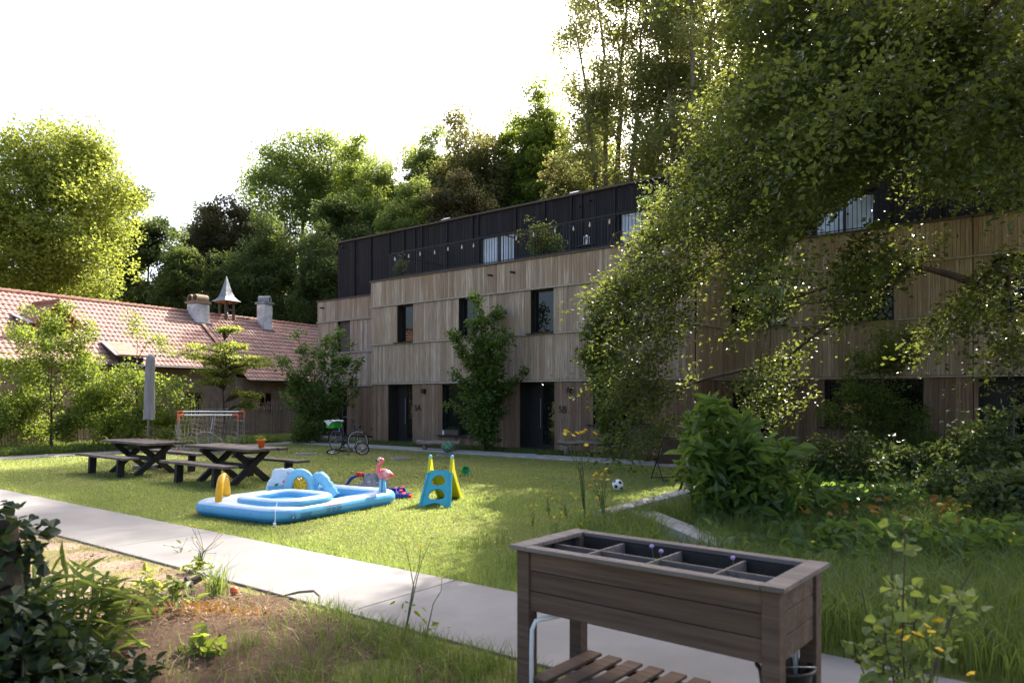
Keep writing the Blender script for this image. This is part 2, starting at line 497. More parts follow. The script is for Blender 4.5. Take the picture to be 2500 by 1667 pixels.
m, nt, p = _new('lawn_soil')
n1 = _noise(nt, .35, detail=5); n2 = _noise(nt, 9, detail=6, rough=.7)
c = _mixc(nt, _ramp(nt, n1, .42, .66), (.13, .145, .04), (.25, .215, .09))
c = _mixc(nt, _ramp(nt, n2, .4, .75), c, (.11, .085, .045))
nt.links.new(c, p.inputs["Base Color"]); p.inputs["Roughness"].default_value = .95
p.inputs["Specular IOR Level"].default_value = .1
_bump(nt, p, n2, .6, .03)
M['lawn'] = m
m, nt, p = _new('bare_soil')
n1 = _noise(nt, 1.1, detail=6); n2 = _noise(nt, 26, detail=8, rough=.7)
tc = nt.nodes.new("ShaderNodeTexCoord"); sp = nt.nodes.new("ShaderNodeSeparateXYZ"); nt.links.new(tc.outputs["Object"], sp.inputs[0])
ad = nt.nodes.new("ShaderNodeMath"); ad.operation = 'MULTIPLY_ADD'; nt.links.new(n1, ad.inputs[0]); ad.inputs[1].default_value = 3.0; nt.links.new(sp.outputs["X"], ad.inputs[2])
# sandy and sunlit at left; tree shade painted in as darker earth towards planter
sunlit_sand = _ramp(nt, ad.outputs[0], -1.2, -2.3)
c = _mixc(nt, sunlit_sand, (.105, .068, .046), (.36, .27, .195))
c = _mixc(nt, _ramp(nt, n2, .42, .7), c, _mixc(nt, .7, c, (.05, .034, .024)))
nt.links.new(c, p.inputs["Base Color"]); p.inputs["Roughness"].default_value = .97
p.inputs["Specular IOR Level"].default_value = .1
_bump(nt, p, n2, .9, .03)
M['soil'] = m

g = MB(); g.add([(-400, -120, 0), (400, -120, 0), (400, 600, 0), (-400, 600, 0)], [[0, 1, 2, 3]])
struct(g.build('ground', M['lawn']))

PD = np.array([.795, -.607])                                 # near path direction
PN = np.array([.607, .795])
PA = np.array([0, 6.62])                                     # a point on its far edge
def slab_strip(name, a, b, w, z, joints, mat):
    mb = MB(); a = np.array(a); b = np.array(b); L = np.linalg.norm(b - a); d = (b - a) / L; nn = np.array([-d[1], d[0]])
    k = max(1, int(round(L / joints)))
    for i in range(k):
        s0 = a + d * (L * i / k + .006); s1 = a + d * (L * (i + 1) / k - .006)
        q = [s0 + nn * w / 2, s0 - nn * w / 2, s1 - nn * w / 2, s1 + nn * w / 2]
        V = [(x, y, -.12) for x, y in q] + [(x, y, z) for x, y in q]
        mb.add(V, [[4, 5, 6, 7], [0, 1, 5, 4], [1, 2, 6, 5], [2, 3, 7, 6], [3, 0, 4, 7]])
    return struct(mb.build(name, mat, bevel=.008))
pc = PA - PN * .665
slab_strip('near_path', pc - PD * 26, pc + PD * 12, 1.33, .022, 4.2, M['concrete'])
# path in front of the houses and the one that turns away along the fence
hp0, hp1 = fac(-3.2, -1.75)[:2], fac(23, -1.75)[:2]
slab_strip('house_path', hp0, hp1, 1.15, .03, 3.0, M['concrete_dark'])
fp0, fp1 = np.array([-17.5, 18.3]), np.array([-8.55, 28.6])
slab_strip('fence_path', fp0, fp1, 1.1, .026, 3.0, M['concrete'])
# bare soil between the near path and the camera
def sheet(name, poly, z, mat, div=26, hfun=None):
    poly = np.array(poly); lo, hi = poly.min(0), poly.max(0)
    xs = np.linspace(lo[0], hi[0], div); ys = np.linspace(lo[1], hi[1], div)
    def inside(x, y):
        r = False; j = len(poly) - 1
        for i in range(len(poly)):
            if (poly[i][1] > y) != (poly[j][1] > y) and x < (poly[j][0]-poly[i][0])*(y-poly[i][1])/(poly[j][1]-poly[i][1])+poly[i][0]: r = not r
            j = i
        return r
    V = []; F = []
    for y in ys:
        for x in xs: V.append((x, y, z + (hfun(x, y) if hfun else 0)))
    for j in range(div - 1):
        for i in range(div - 1):
            if inside((xs[i] + xs[i+1]) / 2, (ys[j] + ys[j+1]) / 2):
                F.append([j*div+i, j*div+i+1, (j+1)*div+i+1, (j+1)*div+i])
    return struct(MB().add(V, F).build(name, mat, smooth=True))
def hump(x, y): return .22 * math.exp(-((x + 2.5) ** 2 + (y - 5.2) ** 2) / .7) + .02 * math.sin(x * 5) * math.sin(y * 6.3) - .005
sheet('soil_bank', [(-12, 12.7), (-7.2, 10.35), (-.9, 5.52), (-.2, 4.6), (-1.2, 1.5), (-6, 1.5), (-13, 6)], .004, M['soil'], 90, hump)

# ------------------------------------------------------------------ the timber row
def wall_grid(mb, x0, x1, z0, z1, y0, y1, ops):
    xs = sorted({x0, x1, *[v for o in ops for v in o[:2] if x0 < v < x1]})
    zs = sorted({z0, z1, *[v for o in ops for v in o[2:] if z0 < v < z1]})
    for i in range(len(xs) - 1):
        for j in range(len(zs) - 1):
            cx, cz = (xs[i] + xs[i+1]) / 2, (zs[j] + zs[j+1]) / 2
            if not any(o[0] < cx < o[1] and o[2] < cz < o[3] for o in ops):
                mb.b2((xs[i], y0, zs[j]), (xs[i+1], y1, zs[j+1]))
def boards(mb, x0, x1, z0, z1, ops, y=-.03, pitch=.108, gap=.007, th=.022, axis='x', tbase=.5):
    x = x0; prev = .5
    while x < x1 - .02:
        w = min(pitch * random.choice((.78, 1, 1, 1.22)), x1 - x)
        prev = .2 * prev + .8 * random.random()
        tone = min(1, max(0, tbase - .5 + prev + random.uniform(-.12, .12)))
        segs = [(z0, z1)]
        for o in ops:
            if o[0] - .005 < x + w / 2 < o[1] + .005:
                ns = []
                for a, b in segs:
                    if o[3] <= a or o[2] >= b: ns.append((a, b)); continue
                    if o[2] > a: ns.append((a, o[2]))
                    if o[3] < b: ns.append((o[3], b))
                segs = ns
        dy = random.uniform(-.003, .003)
        for a, b in segs:
            if b - a < .02: continue
            lo, hi = (x + gap / 2, y + dy, a), (x + w - gap / 2, y + dy + th, b)
            if axis == 'y': lo, hi = (y + dy, lo[0], a), (y + dy + th, hi[0], b)
            mb.b2(lo, hi, tone=tone)
        x += w
BANDS = [(.08, 2.28), (2.35, 3.81), (3.88, 5.29), (5.36, 6.30)]
def window(par, x0, x1, z0, z1, y=.16, mull=0, glass='glass', sill=True, fixed=None):
    f = MB(); w = .055
    xs = [x0, x0 + w, x1 - w, x1]
    f.b2((x0, y - .03, z0), (x0 + w, y + .04, z1)); f.b2((x1 - w, y - .03, z0), (x1, y + .04, z1))
    f.b2((x0 + w, y - .03, z0), (x1 - w, y + .04, z0 + w)); f.b2((x0 + w, y - .03, z1 - w), (x1 - w, y + .04, z1))
    for k in range(mull):
        xm = x0 + (x1 - x0) * (k + 1) / (mull + 1)
        f.b2((xm - .045, y - .028, z0 + w), (xm + .045, y + .038, z1 - w))
    fr = f.build('window_frame', M['black'], par)
    edges = [x0 + w] + [x0 + (x1 - x0) * (k + 1) / (mull + 1) for k in range(mull)] + [x1 - w]
    for i in range(len(edges) - 1):
        MB().b2((edges[i] - .01, y, z0 + w - .01), (edges[i+1] + .01, y + .012, z1 - w + .01)).build('pane', M[glass if not fixed else fixed[i]], fr)
    if sill:
        MB().b2((x0 - .14, -.16, z0 - .045), (x1 + .02, y - .03, z0 - .004)).build('window_sill', M['black'], fr)
    return fr
def front_door(par, x0, x1, z0, z1, y=.42, glass='glass'):
    f = MB(); w = .07; xm = x0 + (x1 - x0) * .42
    for a, b in ((x0, x0 + w), (xm - .05, xm + .05), (x1 - w, x1)): f.b2((a, y - .03, z0), (b, y + .05, z1))
    f.b2((x0 + w, y - .028, z1 - w), (x1 - w, y + .048, z1)); f.b2((x0 + w, y - .028, z0), (x1 - w, y + .048, z0 + .1))
    d = f.build('door', M['black'], par)
    MB().b2((x0 + w, y, z0 + .1), (xm - .05, y + .03, z1 - w)).build('door_panel', M['black'], d)
    MB().b2((xm + .05, y, z0 + .1), (x1 - w, y + .015, z1 - w)).build('pane', M[glass], d)
    MB().tube([(xm, y - .07, .75), (xm, y - .07, 1.75)], .014, 8).build('handle', M['steel'], d)
def house(label, t0, t1, D, gops, uops, number=None, num_t=0, lamp_t=None, spouts=(), pent=None, railing=None, ret=False, low='clad_low', up='clad', dep=9.0):
    p0 = fac(t0, D)
    root = thing('terraced_house', label, 'house', p0, ANG, 'timber terraced houses')
    L = t1 - t0
    G = [(a - t0, b - t0, c, d) for a, b, c, d, *_ in gops]; U = [(a - t0, b - t0, c, d) for a, b, c, d, *_ in uops]
    core = MB()
    wall_grid(core, 0, L, 0, 6.28, 0, .6, G + U)
    core.b2((0, .6, 0), (L, dep, 6.281))
    core.build('wall', M['wallcore'], root)
    for k, (a, b) in enumerate(BANDS):
        cuts = sorted((o[0], o[1]) for o in G + U if o[2] <= a + .03 and o[3] >= b - .03)
        edges = [0.004] + [v for c_ in cuts for v in c_] + [L - .004]
        for j in range(0, len(edges), 2):
            if edges[j+1] - edges[j] < .05: continue
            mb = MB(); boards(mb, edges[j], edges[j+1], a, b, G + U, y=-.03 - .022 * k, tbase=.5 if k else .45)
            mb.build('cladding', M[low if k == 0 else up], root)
        if ret:
            mb = MB(); boards(mb, -.03, ret, a, b, [], y=L + .008 + .022 * k, axis='y', tbase=.4); mb.build('cladding', M[low if k == 0 else up], root)
        if k:
            e_ = .022 * k; tr = MB().b2((-.02, -.075 - e_, a - .062), (L + .02, -.002, a - .012))
            if ret: tr.b2((L + .021, -.075 - e_, a - .062), (L + .075 + e_, ret, a - .012))
            tr.build('ledge', M['trim'], root)
    capm = MB().b2((-.03, -.15, 6.305), (L + .03, .28, 6.36))
    if ret: capm.b2((L + .031, -.15, 6.305), (L + .15, ret, 6.36))
    capm.build('parapet_cap', M['cap'], root)
    for o in gops:
        if o[4] == 'door': front_door(root, o[0] - t0, o[1] - t0, o[2], o[3], glass=o[5] if len(o) > 5 else 'glass')
        else: window(root, o[0] - t0, o[1] - t0, o[2], o[3], mull=o[5] if len(o) > 5 else 0)
    for o in uops:
        if o[4] == 'shutter':
            mb = MB()
            for k in range(28): mb.b2((o[0]-t0+.03, .05, o[2] + .05 * k), (o[1]-t0-.03, .075, o[2] + .05 * k + .047))
            mb.build('roller_shutter', M['cap'], root)
        else: window(root, o[0] - t0, o[1] - t0, o[2], o[3], mull=o[5], fixed=o[6] if len(o) > 6 else None)
    if number:
        text_mesh('house_number', number, .30, M['black'], root, Tr(num_t - t0 - .1 * len(number), -.062, 1.30) @ Rx(math.pi / 2))
        b = MB().tube([(num_t - t0 - .02, -.06, 1.12), (num_t - t0 - .02, -.034, 1.12)], .03, 10); b.build('door_bell', M['steel'], root)
    if lamp_t is not None:
        lp = MB().b2((lamp_t - t0 - .07, -.17, 1.93), (lamp_t - t0 + .07, -.055, 2.1)); lp.b2((lamp_t - t0 - .045, -.0549, 1.96), (lamp_t - t0 + .045, -.032, 2.07))
        lp.build('wall_lamp', M['black'], root, bevel=.006)
    for t, z in spouts: MB().tube([(t - t0, .02, z), (t - t0, -.32, z - .015)], .035, 8).build('water_spout', M['black'], root)
    if pent:
        a, b, sb, bat, doors, spts = pent
        a -= t0; b -= t0
        d = [(x0 - t0, x1 - t0, 6.3, 8.28) for x0, x1 in doors]
        c2 = MB(); wall_grid(c2, a, b, 6.283, 9.2, sb, sb + .3, d); c2.b2((a, sb + .3, 6.283), (b, dep, 9.2))
        c2.build('penthouse_wall', M['wallcore'], root)
        mb = MB(); boards(mb, a + .003, b - .003, 6.33, 9.17, d, y=sb - .03, pitch=.075, gap=.009); mb.build('penthouse_cladding', M['clad_black'], root)
        mb = MB()
        for t in bat:
            if a + .05 < t - t0 < b - .03 and not any(x0 - .03 < t - t0 < x1 + .03 for x0, x1, *_ in d): mb.b2((t - t0 - .04, sb - .1, 6.33), (t - t0 + .04, sb - .033, 9.17))
        for x0, x1, *_ in d: mb.b2((x0 - .06, sb - .12, 8.285), (x1 + .06, sb - .033, 8.33))
        mb.build('batten', M['clad_black'], root)
        MB().b2((a - .04, sb - .13, 9.202), (b + (.04 if ret else -.002), dep + .05, 9.27)).build('roof', M['cap'], root)
        for x0, x1, z0, z1 in d: window(root, x0, x1, z0, z1, y=sb + .1, mull=1, glass='glass_sky', sill=False)
        for t, z in spts: MB().tube([(t - t0, sb, z), (t - t0, sb - .2, z - .01)], .03, 8).build('water_spout', M['black'], root)
    if railing:
        x0, x1, ends = railing; x0 -= t0; x1 -= t0; yy = .1
        r = MB(); r.b2((x0, yy - .02, 7.33), (x1, yy + .02, 7.37)); r.b2((x0, yy - .012, 6.44), (x1, yy + .012, 6.465))
        k = int((x1 - x0) / .118)
        for i in range(k + 1):
            x = x0 + .01 + (x1 - x0 - .02) * i / k
            w = .018 if i % 12 == 0 else .007
            r.b2((x - w, yy - w, 6.365), (x + w, yy + w, 7.329))
        for xe in ends:
            xe -= t0
            r.b2((xe - .018, yy + .021, 7.335), (xe + .018, pent[2] - .035, 7.368))
            for i in range(26): r.b2((xe - .007, .2 + i * .118 - .007, 6.29), (xe + .007, .2 + i * .118 + .007, 7.334))
        r.build('terrace_railing', M['black'], root)
    return root
def t_of(u, D):
    r = (u - 1250) / FPX; b = O + D * N_
    return (b[1] * r - b[0]) / (E[0] - r * E[1])
bat = [t_of(u, 3.3) for u in (868, 908, 953, 989, 1015.6, 1033, 1094, 1156, 1170, 1261, 1332, 1397, 1422, 1503, 1665, 1700, 1790)]
house('weathered timber house numbered 5, stepped back at the left end of the row', -6.6, -.12, 2.4,
      [(-5.85, -4.5, .1, 2.26, 'door'), (-2.6, -.6, .42, 2.26, 'window')], [(-5.1, -4.22, 3.88, 5.29, 'shutter')],
      '5', -4.0, None, [(-6.1, 6.0)], (-6.3, -.125, .9, bat, [], [(-5.8, 8.95)]))
house('grey-brown timber house numbered 5A, behind the leafy tree, between the bicycles and house 5B', 0, 6.425, 0,
      [(.93, 2.27, .1, 2.26, 'door'), (3.79, 6.1, .42, 2.26, 'window')],
      [(1.48, 2.35, 3.88, 5.29, 'window', 0), (4.68, 5.55, 3.88, 5.29, 'window', 0)],
      '5A', 2.6, 2.93, [(6.23, 5.95)], (-.12, 6.425, 3.3, bat, [(2.78, 4.56)], []), (.93, 6.42, (.75,)))
house('grey-brown timber house numbered 5B, with the plank bench by its black door', 6.43, 13.6, 0,
      [(7.37, 8.78, .1, 2.26, 'door'), (10.2, 12.5, .95, 2.26, 'window')],
      [(7.86, 8.78, 3.88, 5.29, 'window', 0), (11.04, 11.95, 3.88, 5.29, 'window', 0)],
      '5B', 9.15, 9.41, [(7.2, 5.95)], (6.43, 13.6, 3.3, bat, [(9.23, 11.0)], [(6.9 + .75, 8.75), (8.1, 8.9)]), (6.43, 13.55, (6.5,)), ret=2.36)
house('dark brown timber house numbered 5C, stepped back in the shade of the hanging beech branches', 13.61, 20.0, 2.37,
      [(13.75, 14.98, .1, 2.26, 'door', 'glass'), (16.45, 18.9, .95, 2.26, 'window')],
      [(13.72, 15.35, 3.88, 5.29, 'window', 2, ['glass', 'glass_sky', 'glass_sky']), (17.26, 18.2, 3.88, 5.29, 'window', 0)],
      '5C', 15.3, 15.6, [], (13.61, 20.0, 3.3, [14.5, 16, 17.4, 18.8], [(15.2, 17.0)], []), (13.9, 20.0, ()))
house('dark brown timber house at the right edge of the photo, wide black doorway', 20.01, 27.5, 2.37,
      [(20.13, 21.8, .1, 2.26, 'door'), (23, 25, .95, 2.26, 'window')],
      [(20.4, 22.0, 3.88, 5.29, 'window', 1), (24, 25, 3.88, 5.29, 'window', 0)],
      None, 0, 22.2, [], (20.01, 27.5, 3.3, [21, 22.5, 24], [], []), (20.02, 27.5, ()))

# things on the terraces and the roofs
for t, lb in ((t_of(1120, 4.6) , 'small white roof vent on the black top storey above house 5A'), (t_of(1424, 4.4), 'small white roof vent on the black top storey above house 5B')):
    r = thing('roof_vent', lb, 'roof vent', fac(t, 3.75, 9.27), ANG, 'roof vents'); r.scale = (.75, .75, .75)
    MB().lathe([(.09, 0), (.09, .22)], 10).build('pipe', M['steel'], r)
    MB().add([(-.2, -.16, .22), (.2, -.16, .22), (.2, .2, .36), (-.2, .2, .36), (-.2, -.16, .25), (.2, -.16, .25), (.2, .2, .4), (-.2, .2, .4)],
             [[0,3,2,1],[4,5,6,7],[0,1,5,4],[1,2,6,5],[2,3,7,6],[3,0,4,7]]).build('hood', M['white'], r)
M['bulb'] = mk('glass_bulb', (.75, .68, .62), (.6, .55, .5), 30, .15, spec=.8)
for i, (a, b, n, lb) in enumerate(((.95, 5.6, 7, 'string of light bulbs along the terrace railing of house 5A'), (6.9, 13.3, 9, 'string of light bulbs along the terrace railing of house 5B'))):
    r = thing('string_lights', lb, 'string lights', fac(a, .05, 7.3), ANG, 'string lights on the terrace railings')
    w = MB(); pts = []; bl = []
    for k in range(n * 4 + 1):
        x = (b - a) * k / (n * 4); s = .09 * abs(math.sin(k * math.pi / 4)) + .02 * math.sin(k)
        pts.append((x, 0, -s))
        if k % 4 == 2: bl.append((x + random.uniform(-.12, .12), -s))
    w.tube(pts, .006, 4); w.build('wire', M['black'], r)
    for x, z in bl:
        B = MB().lathe([(.0, z - .15), (.022, z - .135), (.03, z - .1), (.02, z - .05), (.014, z - .03), (.014, z)], 8, M=Tr(x, 0, 0)); B.build('bulb', M['bulb'], r, smooth=True)
def pot_plant(label, t, D, z, h, spread, lm, flowers=None, n=7):
    r = thing('potted_shrub', label, 'potted plant', fac(t, D, z), ANG, 'plants on the roof terraces')
    MB().lathe([(.0, 0), (.15, 0), (.2, .34), (.185, .34), (.16, .3), (0, .3)], 14).build('pot', M['cap'], r, smooth=True)
    st = [[np.array(p) + np.array([0, 0, .28]) for p in s] for s in stems_up(n, h, spread, .1)]
    mb = MB(); C = []
    for s in st:
        mb.tube(s, .009, 4)
        for q in range(9): C.append(s[min(5, 1 + q // 2)] + rng.normal(size=3) * .1)
    mb.build('stem', M['twig'], r)
    V, F, t_ = crown_leaves(np.array(C), 26, .17, .09, .8, .5); np_mesh('foliage', V, F, M[lm], r, t_)
    if flowers:
        V, F, t_ = crown_leaves(np.array(C)[::2], 5, .2, .07, .8, .9); np_mesh('blossom', V, F, M[flowers], r, t_)
pot_plant('flowering potted shrub behind the railing of house 5B, beside the first white terrace door', t_of(1318, 1.4), 1.4, 6.29, 1.35, .55, 'leaf_shrub', 'pinkpetal' if 'pinkpetal' in M else 'redpetal', 10)
pot_plant('low potted shrub behind the terrace railing, right of the flowering one', t_of(1358, 1.6), 1.6, 6.29, .8, .4, 'leaf_mid')
pot_plant('tall airy potted plant before the right-hand white terrace doors', t_of(1595, 1.2), 1.2, 6.29, 2.1, .5, 'leaf_dark')
pot_plant('small potted plant in the left corner of the terrace', t_of(978, 1.0), 1.0, 6.29, .75, .25, 'leaf_dark', None, 4)
r = thing('lantern', 'white lantern on the small table behind the terrace railing', 'lantern', fac(t_of(1432, 1.3), 1.3, 6.29 + .52), ANG); r.scale = (.72, .72, .72)
MB().b2((-.1, -.1, 0), (.1, .1, .03)).b2((-.1, -.1, .4), (.1, .1, .43)).build('base', M['white'], r)
mb = MB()
for sx in (-1, 1):
    for sy in (-1, 1): mb.b2((sx*.09-.01, sy*.09-.01, .03), (sx*.09+.01, sy*.09+.01, .4))
mb.build('frame', M['white'], r); MB().lathe([(0, .03), (.045, .03), (.045, .25), (0, .26)], 10).build('candle', M['white'], r)
MB().lathe([(.09, .43), (.03, .5), (0, .5)], 8).build('top', M['white'], r)
r = thing('terrace_table', 'low black table under the white lantern on the terrace', 'table', fac(t_of(1436, 1.3), 1.3, 6.285), ANG)
MB().b2((-.35, -.25, .48), (.35, .25, .52)).build('tabletop', M['black'], r)
for sx in (-1, 1):
    for sy in (-1, 1): MB().b2((sx*.3-.015, sy*.2-.015, 0), (sx*.3+.015, sy*.2+.015, .48)).build('leg', M['black'], r)
M['wicker'] = mk('brown_wicker', (.20, .12, .07), (.10, .06, .035), 60, .7, .5)
r = thing('wicker_chair', 'round brown wicker chair before the right-hand terrace doors', 'chair', fac(t_of(1512, 1.5), 1.5, 6.285), ANG + .4)
mb = MB()
for k in range(15):
    a = math.pi * k / 14; mb.tube([(.0, 0, .3), (-.38 * math.cos(a), .3, .32 + .62 * math.sin(a))], .008, 4)
mb.tube([(-.38 * math.cos(math.pi*k/18), .3, .32 + .62 * math.sin(math.pi*k/18)) for k in range(19)], .018, 6)
mb.build('backrest', M['wicker'], r)
MB().lathe([(0, .28), (.33, .3), (.34, .33), (0, .31)], 18).build('seat', M['wicker'], r)
for k in range(4): MB().tube([(.2*math.cos(k*1.57+.78), .2*math.sin(k*1.57+.78), .29), (.26*math.cos(k*1.57+.78), .26*math.sin(k*1.57+.78), 0)], .012, 6).build('leg', M['black'], r)

# ------------------------------------------------------------------ the old farmhouse with the red roof
HD = np.array([.4985, .867]); HA = math.atan2(HD[1], HD[0])
R0 = np.array([-20.47, 29.5])                                 # ridge point at the left edge of the photo
farm = thing('old_farmhouse', 'long low old farmhouse with a red pantile roof behind the paling fence', 'house', (R0[0], R0[1], 0), HA)
m, nt, p = _new('red_pantiles')
a = _mixc(nt, _tone(nt), (.26, .12, .09), (.385, .21, .165))
s1 = _noise(nt, 1.3, detail=5); s2 = _noise(nt, 16, detail=4)
b = _mixc(nt, _ramp(nt, s1, .46, .7), a, (.21, .14, .10)); c = _mixc(nt, _ramp(nt, s2, .6, .8), b, (.12, .08, .06))
nt.links.new(c, p.inputs["Base Color"]); p.inputs["Roughness"].default_value = .7
_bump(nt, p, s2, .3, .01)
M['tile'] = m
M['tile_edge'] = mk('red_ridge_tiles', (.33, .15, .10), (.20, .10, .07), 6, .75, .3)
M['plaster'] = mk('old_brown_plaster', (.27, .20, .14), (.19, .14, .10), 4, .9, .3)
M['whitewash'] = mk('flaking_whitewash', (.62, .61, .60), (.36, .35, .34), 3.5, .9, .3, lo=.45, hi=.75)
M['lead'] = mk('grey_lead_sheet', (.27, .28, .30), (.20, .21, .23), 8, .5, .1, metal=.3)
M['orangewood'] = mk('orange_brown_timber', (.32, .13, .05), (.2, .08, .035), 12, .7)
RZ, PITCH = 6.05, math.radians(41.4)
def tiles(x0, x1, s_len, tw=.22, th=.31, wave=.034, seed=1, nx=6):
    """a pantile slope: local x along the ridge, falling towards -y; returned as V, F, tone"""
    r = np.random.default_rng(seed)
    cx = int((x1 - x0) / tw); rows = int(math.ceil(s_len / th))
    xs = np.linspace(x0, x0 + cx * tw, cx * nx + 1); ph = (xs - x0) / tw % 1
    prof = wave * (.5 + .5 * np.cos(2 * math.pi * ph)) ** .8
    V = []; F = []; T = []; base = 0
    for k in range(rows):
        sA, sB = k * th, min((k + 1) * th + .02, s_len)
        for s, hh in ((sA, .0), (sB, .032), (sB, .008)):
            wob = r.normal(size=len(xs)) * .002
            h = prof + hh + wob
            y = -s * math.cos(PITCH) - h * math.sin(PITCH); z = RZ - s * math.sin(PITCH) + h * math.cos(PITCH)
            V.append(np.stack([xs, y, z], 1))
        n = len(xs); i = np.arange(n - 1)
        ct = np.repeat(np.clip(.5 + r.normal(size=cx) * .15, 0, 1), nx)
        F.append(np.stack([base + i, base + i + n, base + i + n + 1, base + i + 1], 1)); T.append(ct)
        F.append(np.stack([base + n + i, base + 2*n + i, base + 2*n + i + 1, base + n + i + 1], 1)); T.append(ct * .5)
        base += 3 * n
    return np.concatenate(V), np.concatenate(F), np.concatenate(T)
XS = 8.7
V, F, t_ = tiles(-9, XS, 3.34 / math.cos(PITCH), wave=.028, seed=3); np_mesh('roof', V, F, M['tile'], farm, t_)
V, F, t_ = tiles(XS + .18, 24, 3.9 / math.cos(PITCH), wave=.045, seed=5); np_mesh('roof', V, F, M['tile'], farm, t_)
MB().add([(-9, 0, RZ - .02), (24, 0, RZ - .02), (24, 5.5, RZ - 4.6), (-9, 5.5, RZ - 4.6)], [[0, 1, 2, 3]]).build('roof', M['tile'], farm)
mb = MB()
for k in range(int(33 / .36)):
    x = -9 + k * .36
    mb.tube([(x, 0, RZ + .0), (x + .375, 0, RZ + .018)], [.105, .115], 8)
mb.build('ridge_tiles', M['tile_edge'], farm)
mb = MB(); mb.beam((XS + .08, -.02, RZ + .06), (XS + .08, -3.6, RZ + .05 - 3.6 * math.tan(PITCH)), .2, .12); mb.build('verge', M['tile_edge'], farm)
w = MB(); w.b2((-9, -2.95, 0), (XS, 4.8, 3.3)); w.b2((XS + .01, -3.4, 0), (24, 4.8, 2.75))
w.add([(XS + .02, -3.4, 2.75), (XS + .02, 4.8, 2.2), (XS + .02, 0, RZ - .15)], [[0, 1, 2]])
w.build('wall', M['plaster'], farm)
gm = MB(); gm.tube([(-9, -3.42, 3.12), (XS - .1, -3.42, 3.1)], .065, 8); gm.tube([(XS + .2, -3.98, 2.6), (24, -3.98, 2.58)], .065, 8)
gm.tube([(12.6, -3.95, 2.55), (12.6, -3.5, 2.2), (12.6, -3.5, .1)], .045, 8); gm.build('gutter', M['black'], farm)
for x in (9.9, 6.2, 2.2):
    yy = -3.42 if x > XS else -2.97
    f = MB()
    for a, b, c_, d in ((0, .06, 0, 1.1), (.84, .9, 0, 1.1), (.42, .48, 0, 1.1)): f.b2((x + a, yy - .05, .95 + c_), (x + b, yy - .003, .95 + d))
    for z in (0, .52, 1.04): f.b2((x + .061, yy - .048, .95 + z), (x + .419, yy - .004, 1.01 + z)).b2((x + .481, yy - .048, .95 + z), (x + .839, yy - .004, 1.01 + z))
    fr = f.build('window', M['orangewood'], farm)
    MB().b2((x + .03, yy - .02, .98), (x + .87, yy - .002, 2.02)).build('pane', M['glass'], fr)
# dormers
d = MB(); x0 = .2
d.add([(x0, -2.15, 4.1), (x0 + 1.5, -2.15, 4.1), (x0 + 1.5, -2.15, 4.75), (x0 + .75, -2.15, 5.45), (x0, -2.15, 4.75)], [[0, 1, 2, 3, 4]])
d.add([(x0, -2.15, 4.1), (x0, -2.15, 4.75), (x0, -1.1, 4.75), (x0, -2.1, 4.1)], [[0, 1, 2, 3]])
dm = d.build('dormer', M['orangewood'], farm)
dr = MB()
for s in (-1, 1):
    a = np.array([x0 + .75, -2.4, 5.52]); b = np.array([x0 + .75 + s * .98, -2.4, 4.6])
    dr.add([a, b, b + np.array([0, 1.0, 0]), a + np.array([0, 1.75, 0]), a + np.array([0, 0, .06]), b + np.array([0, 0, .06]), b + np.array([0, 1.0, .06]), a + np.array([0, 1.75, .06])],
           [[0, 1, 2, 3], [7, 6, 5, 4], [0, 4, 5, 1], [1, 5, 6, 2], [3, 2, 6, 7]])
dr.build('dormer_roof', M['tile_edge'], dm); MB().tube([(x0 + .75, -2.42, 5.58), (x0 + .75, -.65, 5.58)], .11, 8).build('ridge_tiles', M['tile_edge'], dm)
MB().b2((x0 + .4, -2.19, 4.25), (x0 + 1.1, -2.153, 4.8)).build('dormer_window', M['glass'], dm)
MB().beam((x0 - .28, -2.45, 4.64), (x0 - .3, -1.1, 5.05), .26, .04).build('flashing', M['lead'], dm)
d = MB(); x0 = 2.75
d.add([(x0, -3.5, 3.55), (x0 + 1.2, -3.5, 3.55), (x0 + 1.1, -2.35, 4.12), (x0 + .1, -2.35, 4.12), (x0, -3.5, 3.47), (x0 + 1.2, -3.5, 3.47), (x0 + 1.2, -2.3, 3.9), (x0, -2.3, 3.9)],
      [[0, 1, 2, 3], [4, 5, 1, 0], [5, 6, 2, 1], [7, 4, 0, 3]])
dm = d.build('dormer', M['tile_edge'], farm); MB().beam((x0 - .06, -3.5, 3.5), (x0 + .0, -2.35, 4.1), .16, .05).build('flashing', M['lead'], dm)
MB().b2((x0 + .1, -3.46, 3.1), (x0 + 1.1, -3.3, 3.46)).build('dormer_window', M['black'], dm)
def chimney(x, wx, wy, h, cowls):
    ch = MB(); ch.b2((x - wx/2, -.75, RZ - .9), (x + wx/2, -.75 + wy, RZ + h)); c_ = ch.build('chimney', M['whitewash'], farm, bevel=.03)
    cap = MB(); cap.b2((x - wx/2 - .07, -.82, RZ + h), (x + wx/2 + .07, -.68 + wy, RZ + h + .12))
    for k in range(cowls):
        y = -.75 + wy * (k + .5) / cowls if cowls > 1 else -.75 + wy / 2
        ring = [(.2 * math.cos(a), .2 * math.sin(a)) for a in np.linspace(0, 2*math.pi, 14, endpoint=False)]
        inn = [(q * .76, r_ * .76) for q, r_ in ring]
        cap.ringplate(ring, inn, wx * .95 if cowls > 1 else .6, M=Tr(x, y, RZ + h + .26) @ Rz(math.pi / 2 if cowls > 1 else .4))
    cap.build('chimney_cap', M['plaster'] if cowls > 1 else M['lead'], c_)
    MB().beam((x - wx/2 - .08, -.79, RZ - .66), (x + wx/2 + .08, -.79, RZ - .66), .12, .24).build('flashing', M['lead'], c_)
chimney(8.85, .72, .78, .42, 2)
chimney(13.0, .55, .62, .85, 1)
tx, tz = 10.85, RZ
tb = MB()
